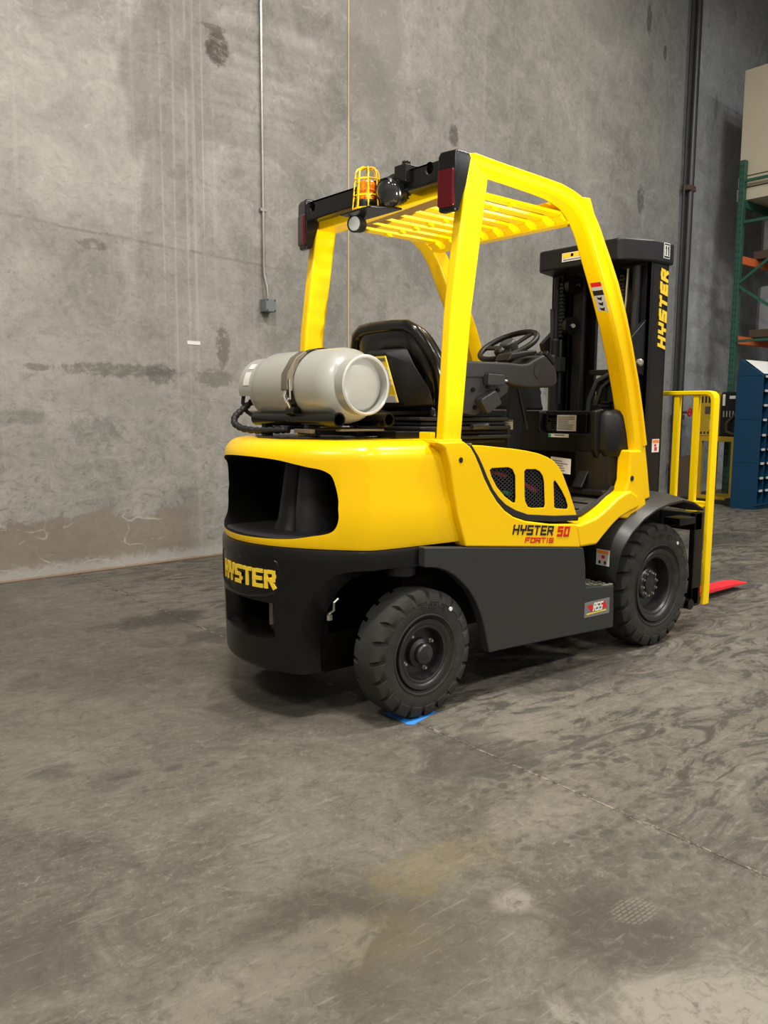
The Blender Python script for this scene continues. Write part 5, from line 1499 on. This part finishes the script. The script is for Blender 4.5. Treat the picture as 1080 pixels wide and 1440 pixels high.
for z0, nm, lb_ in ((2.276, 'wrapped_pallet_load', 'grey shrink wrapped pallet load on the lower orange rack beams'), (3.356, 'wrapped_pallet_load', 'dark shrink wrapped load on the upper orange rack beams')):
    t = thing(nm, (RX + 1.4, 2.4, z0), lb_, 'pallet load')
    hh = 0.70 if z0 < 3 else 0.56
    mb = MB(); mb.bb((RX + 0.45, 1.86, z0), (RX + 2.3, 2.96, z0 + 0.11)); mb.build('pallet', 'brown', t, bevel=0.004)
    mb = MB()
    pts = []
    for k in range(36):
        a = 2 * PI * k / 36
        ca, sa = math.cos(a), math.sin(a)
        m_ = max(abs(ca), abs(sa))
        rr = 1.0 + 0.025 * (k % 2)
        pts.append((RX + 1.37 + 0.88 * rr * ca / m_, 2.41 + 0.52 * rr * sa / m_))
    mb.prism(pts, XY, z0 + 0.112, z0 + hh); mb.build('wrapped_boxes', 'shrink' if z0 < 3 else 'print_grey', t)

BC = thing('bin_cabinet', (8.4, 2.2, 0), 'tall dark blue bin cabinet with sloping top holding a white sheet', 'cabinet')
cx0, cx1, cy0, cy1 = 8.0, 8.86, 2.02, 2.36
tiers = [(0.05, 0.587), (0.590, 1.130), (1.133, 1.672)]
for i, (za, zb) in enumerate(tiers):
    mb = MB(); mb.bb((cx0, cy0, za), (cx0 + 0.012, cy1, zb)); mb.build('side_panel', 'blue', BC, bevel=0.002)
    mb = MB(); mb.bb((cx1 - 0.012, cy0, za), (cx1, cy1, zb)); mb.build('side_panel', 'blue', BC, bevel=0.002)
mb = MB(); mb.bb((cx0 + 0.01, cy1 - 0.012, 0.05), (cx1 - 0.01, cy1, 1.67)); mb.build('back_panel', 'blue_in', BC)
mb = MB(); mb.bb((cx0, cy0 + 0.03, 0.0), (cx1, cy1, 0.05)); mb.build('plinth', 'blue', BC)
rows = [0.06, 0.24, 0.40, 0.585, 0.76, 0.94, 1.13, 1.31, 1.49, 1.665]
for z in rows:
    mb = MB(); mb.bb((cx0 + 0.012, cy0, z - 0.006), (cx1 - 0.012, cy1 - 0.012, z + 0.006)); sh = mb.build('shelf', 'blue', BC)
    if z > 0.1:
        for k in range(5):
            mb = MB(); xx = cx0 + 0.05 + k * 0.17; mb.bb((xx, cy0 - 0.006, z - 0.014), (xx + 0.085, cy0 - 0.002, z + 0.014)); mb.build('label_holder', 'offwhite', sh, smooth=False)
for k in range(1, 5):
    mb = MB(); xx = cx0 + k * 0.17; mb.bb((xx - 0.004, cy0 + 0.004, 0.06), (xx + 0.004, cy1 - 0.012, 1.66)); mb.build('divider', 'blue', BC)
mb = MB(); mb.prism([(cy0, 1.675), (cy1, 1.675), (cy1 - 0.025, 1.885)], YZ, cx0, cx1); mb.build('sloping_top', 'blue', BC, bevel=0.002)
f = frame((cx0 + 0.06, cy0 + 0.03, 1.700), (1, 0, 0), (0, 0.285, 0.21), (0, -0.21, 0.285))
mb = MB(); mb.prism([(0, 0), (0.60, 0), (0.60, 0.30), (0, 0.30)], f, 0.001, 0.003); tag(mb.build('paper_sheet', 'paper', smooth=False), 'white paper sheet lying on the sloping top of the blue cabinet', 'paper')

ST = thing('steel_stand', (8.6, 2.75, 0), 'yellow steel stand carrying the battery chargers beside the blue cabinet', 'stand')
mb = MB(); mb.bb((8.40, 2.44, 0.83), (8.86, 3.10, 0.90)); mb.build('stand_top', 'yellow_dull', ST, bevel=0.006)
for x in (8.43, 8.83):
    for y in (2.56, 3.05):
        mb = MB(); mb.bb((x - 0.03, y - 0.035, 0.08), (x + 0.03, y + 0.035, 0.84)); mb.build('leg', 'yellow_dull', ST, bevel=0.005)
for x in (8.43, 8.83):
    mb = MB(); mb.bb((x - 0.06, 2.44, 0.0), (x + 0.06, 3.12, 0.09)); mb.build('foot_beam', 'yellow_dull', ST, bevel=0.006)
CH = thing('battery_charger', (8.6, 2.95, 0.90), 'yellow battery charger cabinet with dark vents on the yellow stand', 'battery charger')
mb = MB(); mb.bb((8.42, 2.80, 0.902), (8.80, 3.09, 1.48)); mb.build('case', 'yellow_dull', CH, bevel=0.008)
mb = MB()
for k in range(5): mb.bb((8.417, 2.83 + k * 0.05, 1.35), (8.421, 2.855 + k * 0.05, 1.44))
for k in range(5): mb.bb((8.417, 2.83 + k * 0.05, 0.93), (8.421, 2.855 + k * 0.05, 0.96))
mb.build('vent', 'hole', CH, smooth=False)
mb = MB(); mb.bb((8.416, 2.84, 0.99), (8.421, 2.93, 1.12)); mb.build('rating_label', 'offwhite', CH, smooth=False)
mb = MB(); mb.bb((8.416, 2.85, 1.20), (8.421, 3.0, 1.30)); mb.build('control_panel', 'brown', CH, smooth=False)
CB = thing('battery_charger', (8.6, 2.62, 0.90), 'black battery charger with front slots and cable next to the blue cabinet', 'battery charger')
mb = MB(); mb.bb((8.42, 2.47, 0.902), (8.80, 2.78, 1.49)); mb.build('case', 'black_plastic', CB, bevel=0.02, seg=3)
mb = MB()
for k in range(6): mb.bb((8.417, 2.51 + k * 0.043, 1.16), (8.421, 2.525 + k * 0.043, 1.24))
mb.build('vent', 'lens_grey', CB, smooth=False)
mb = MB(); mb.bb((8.416, 2.72, 1.31), (8.421, 2.755, 1.46)); mb.bb((8.416, 2.58, 1.40), (8.421, 2.66, 1.44)); mb.build('rating_label', 'white', CB, smooth=False)
mb = MB(); mb.tube([(8.41, 2.47, 1.25), (8.38, 2.55, 1.20), (8.37, 2.66, 1.08), (8.38, 2.66, 0.97), (8.39, 2.58, 0.935), (8.40, 2.49, 0.96)], 0.018, 8); mb.build('charger_cable', 'brown', CB)
mb = MB()
mb.prism([(0, 0), (0.34, 0), (0.34, 0.62), (0.22, 0.62), (0.0, 0.48)], frame((8.52, 3.50, 0.0), (0.15, -1, 0), (0.02, 0.10, 1), (-1, -0.15, 0)), 0, 0.02)
tag(mb.build('hardboard_sheet', 'brown', smooth=False), 'brown hardboard sheet leaning at the wall behind the yellow stand', 'board')
mb = MB(); mb.bb((8.25, 2.50, 0.0), (8.38, 3.25, 0.05)); mb.bb((8.22, 2.42, 0.0), (8.40, 2.55, 0.09))
tag(mb.build('floor_mat', 'rubber_hose', bevel=0.004), 'black rubber mat on the floor before the yellow stand', 'mat')
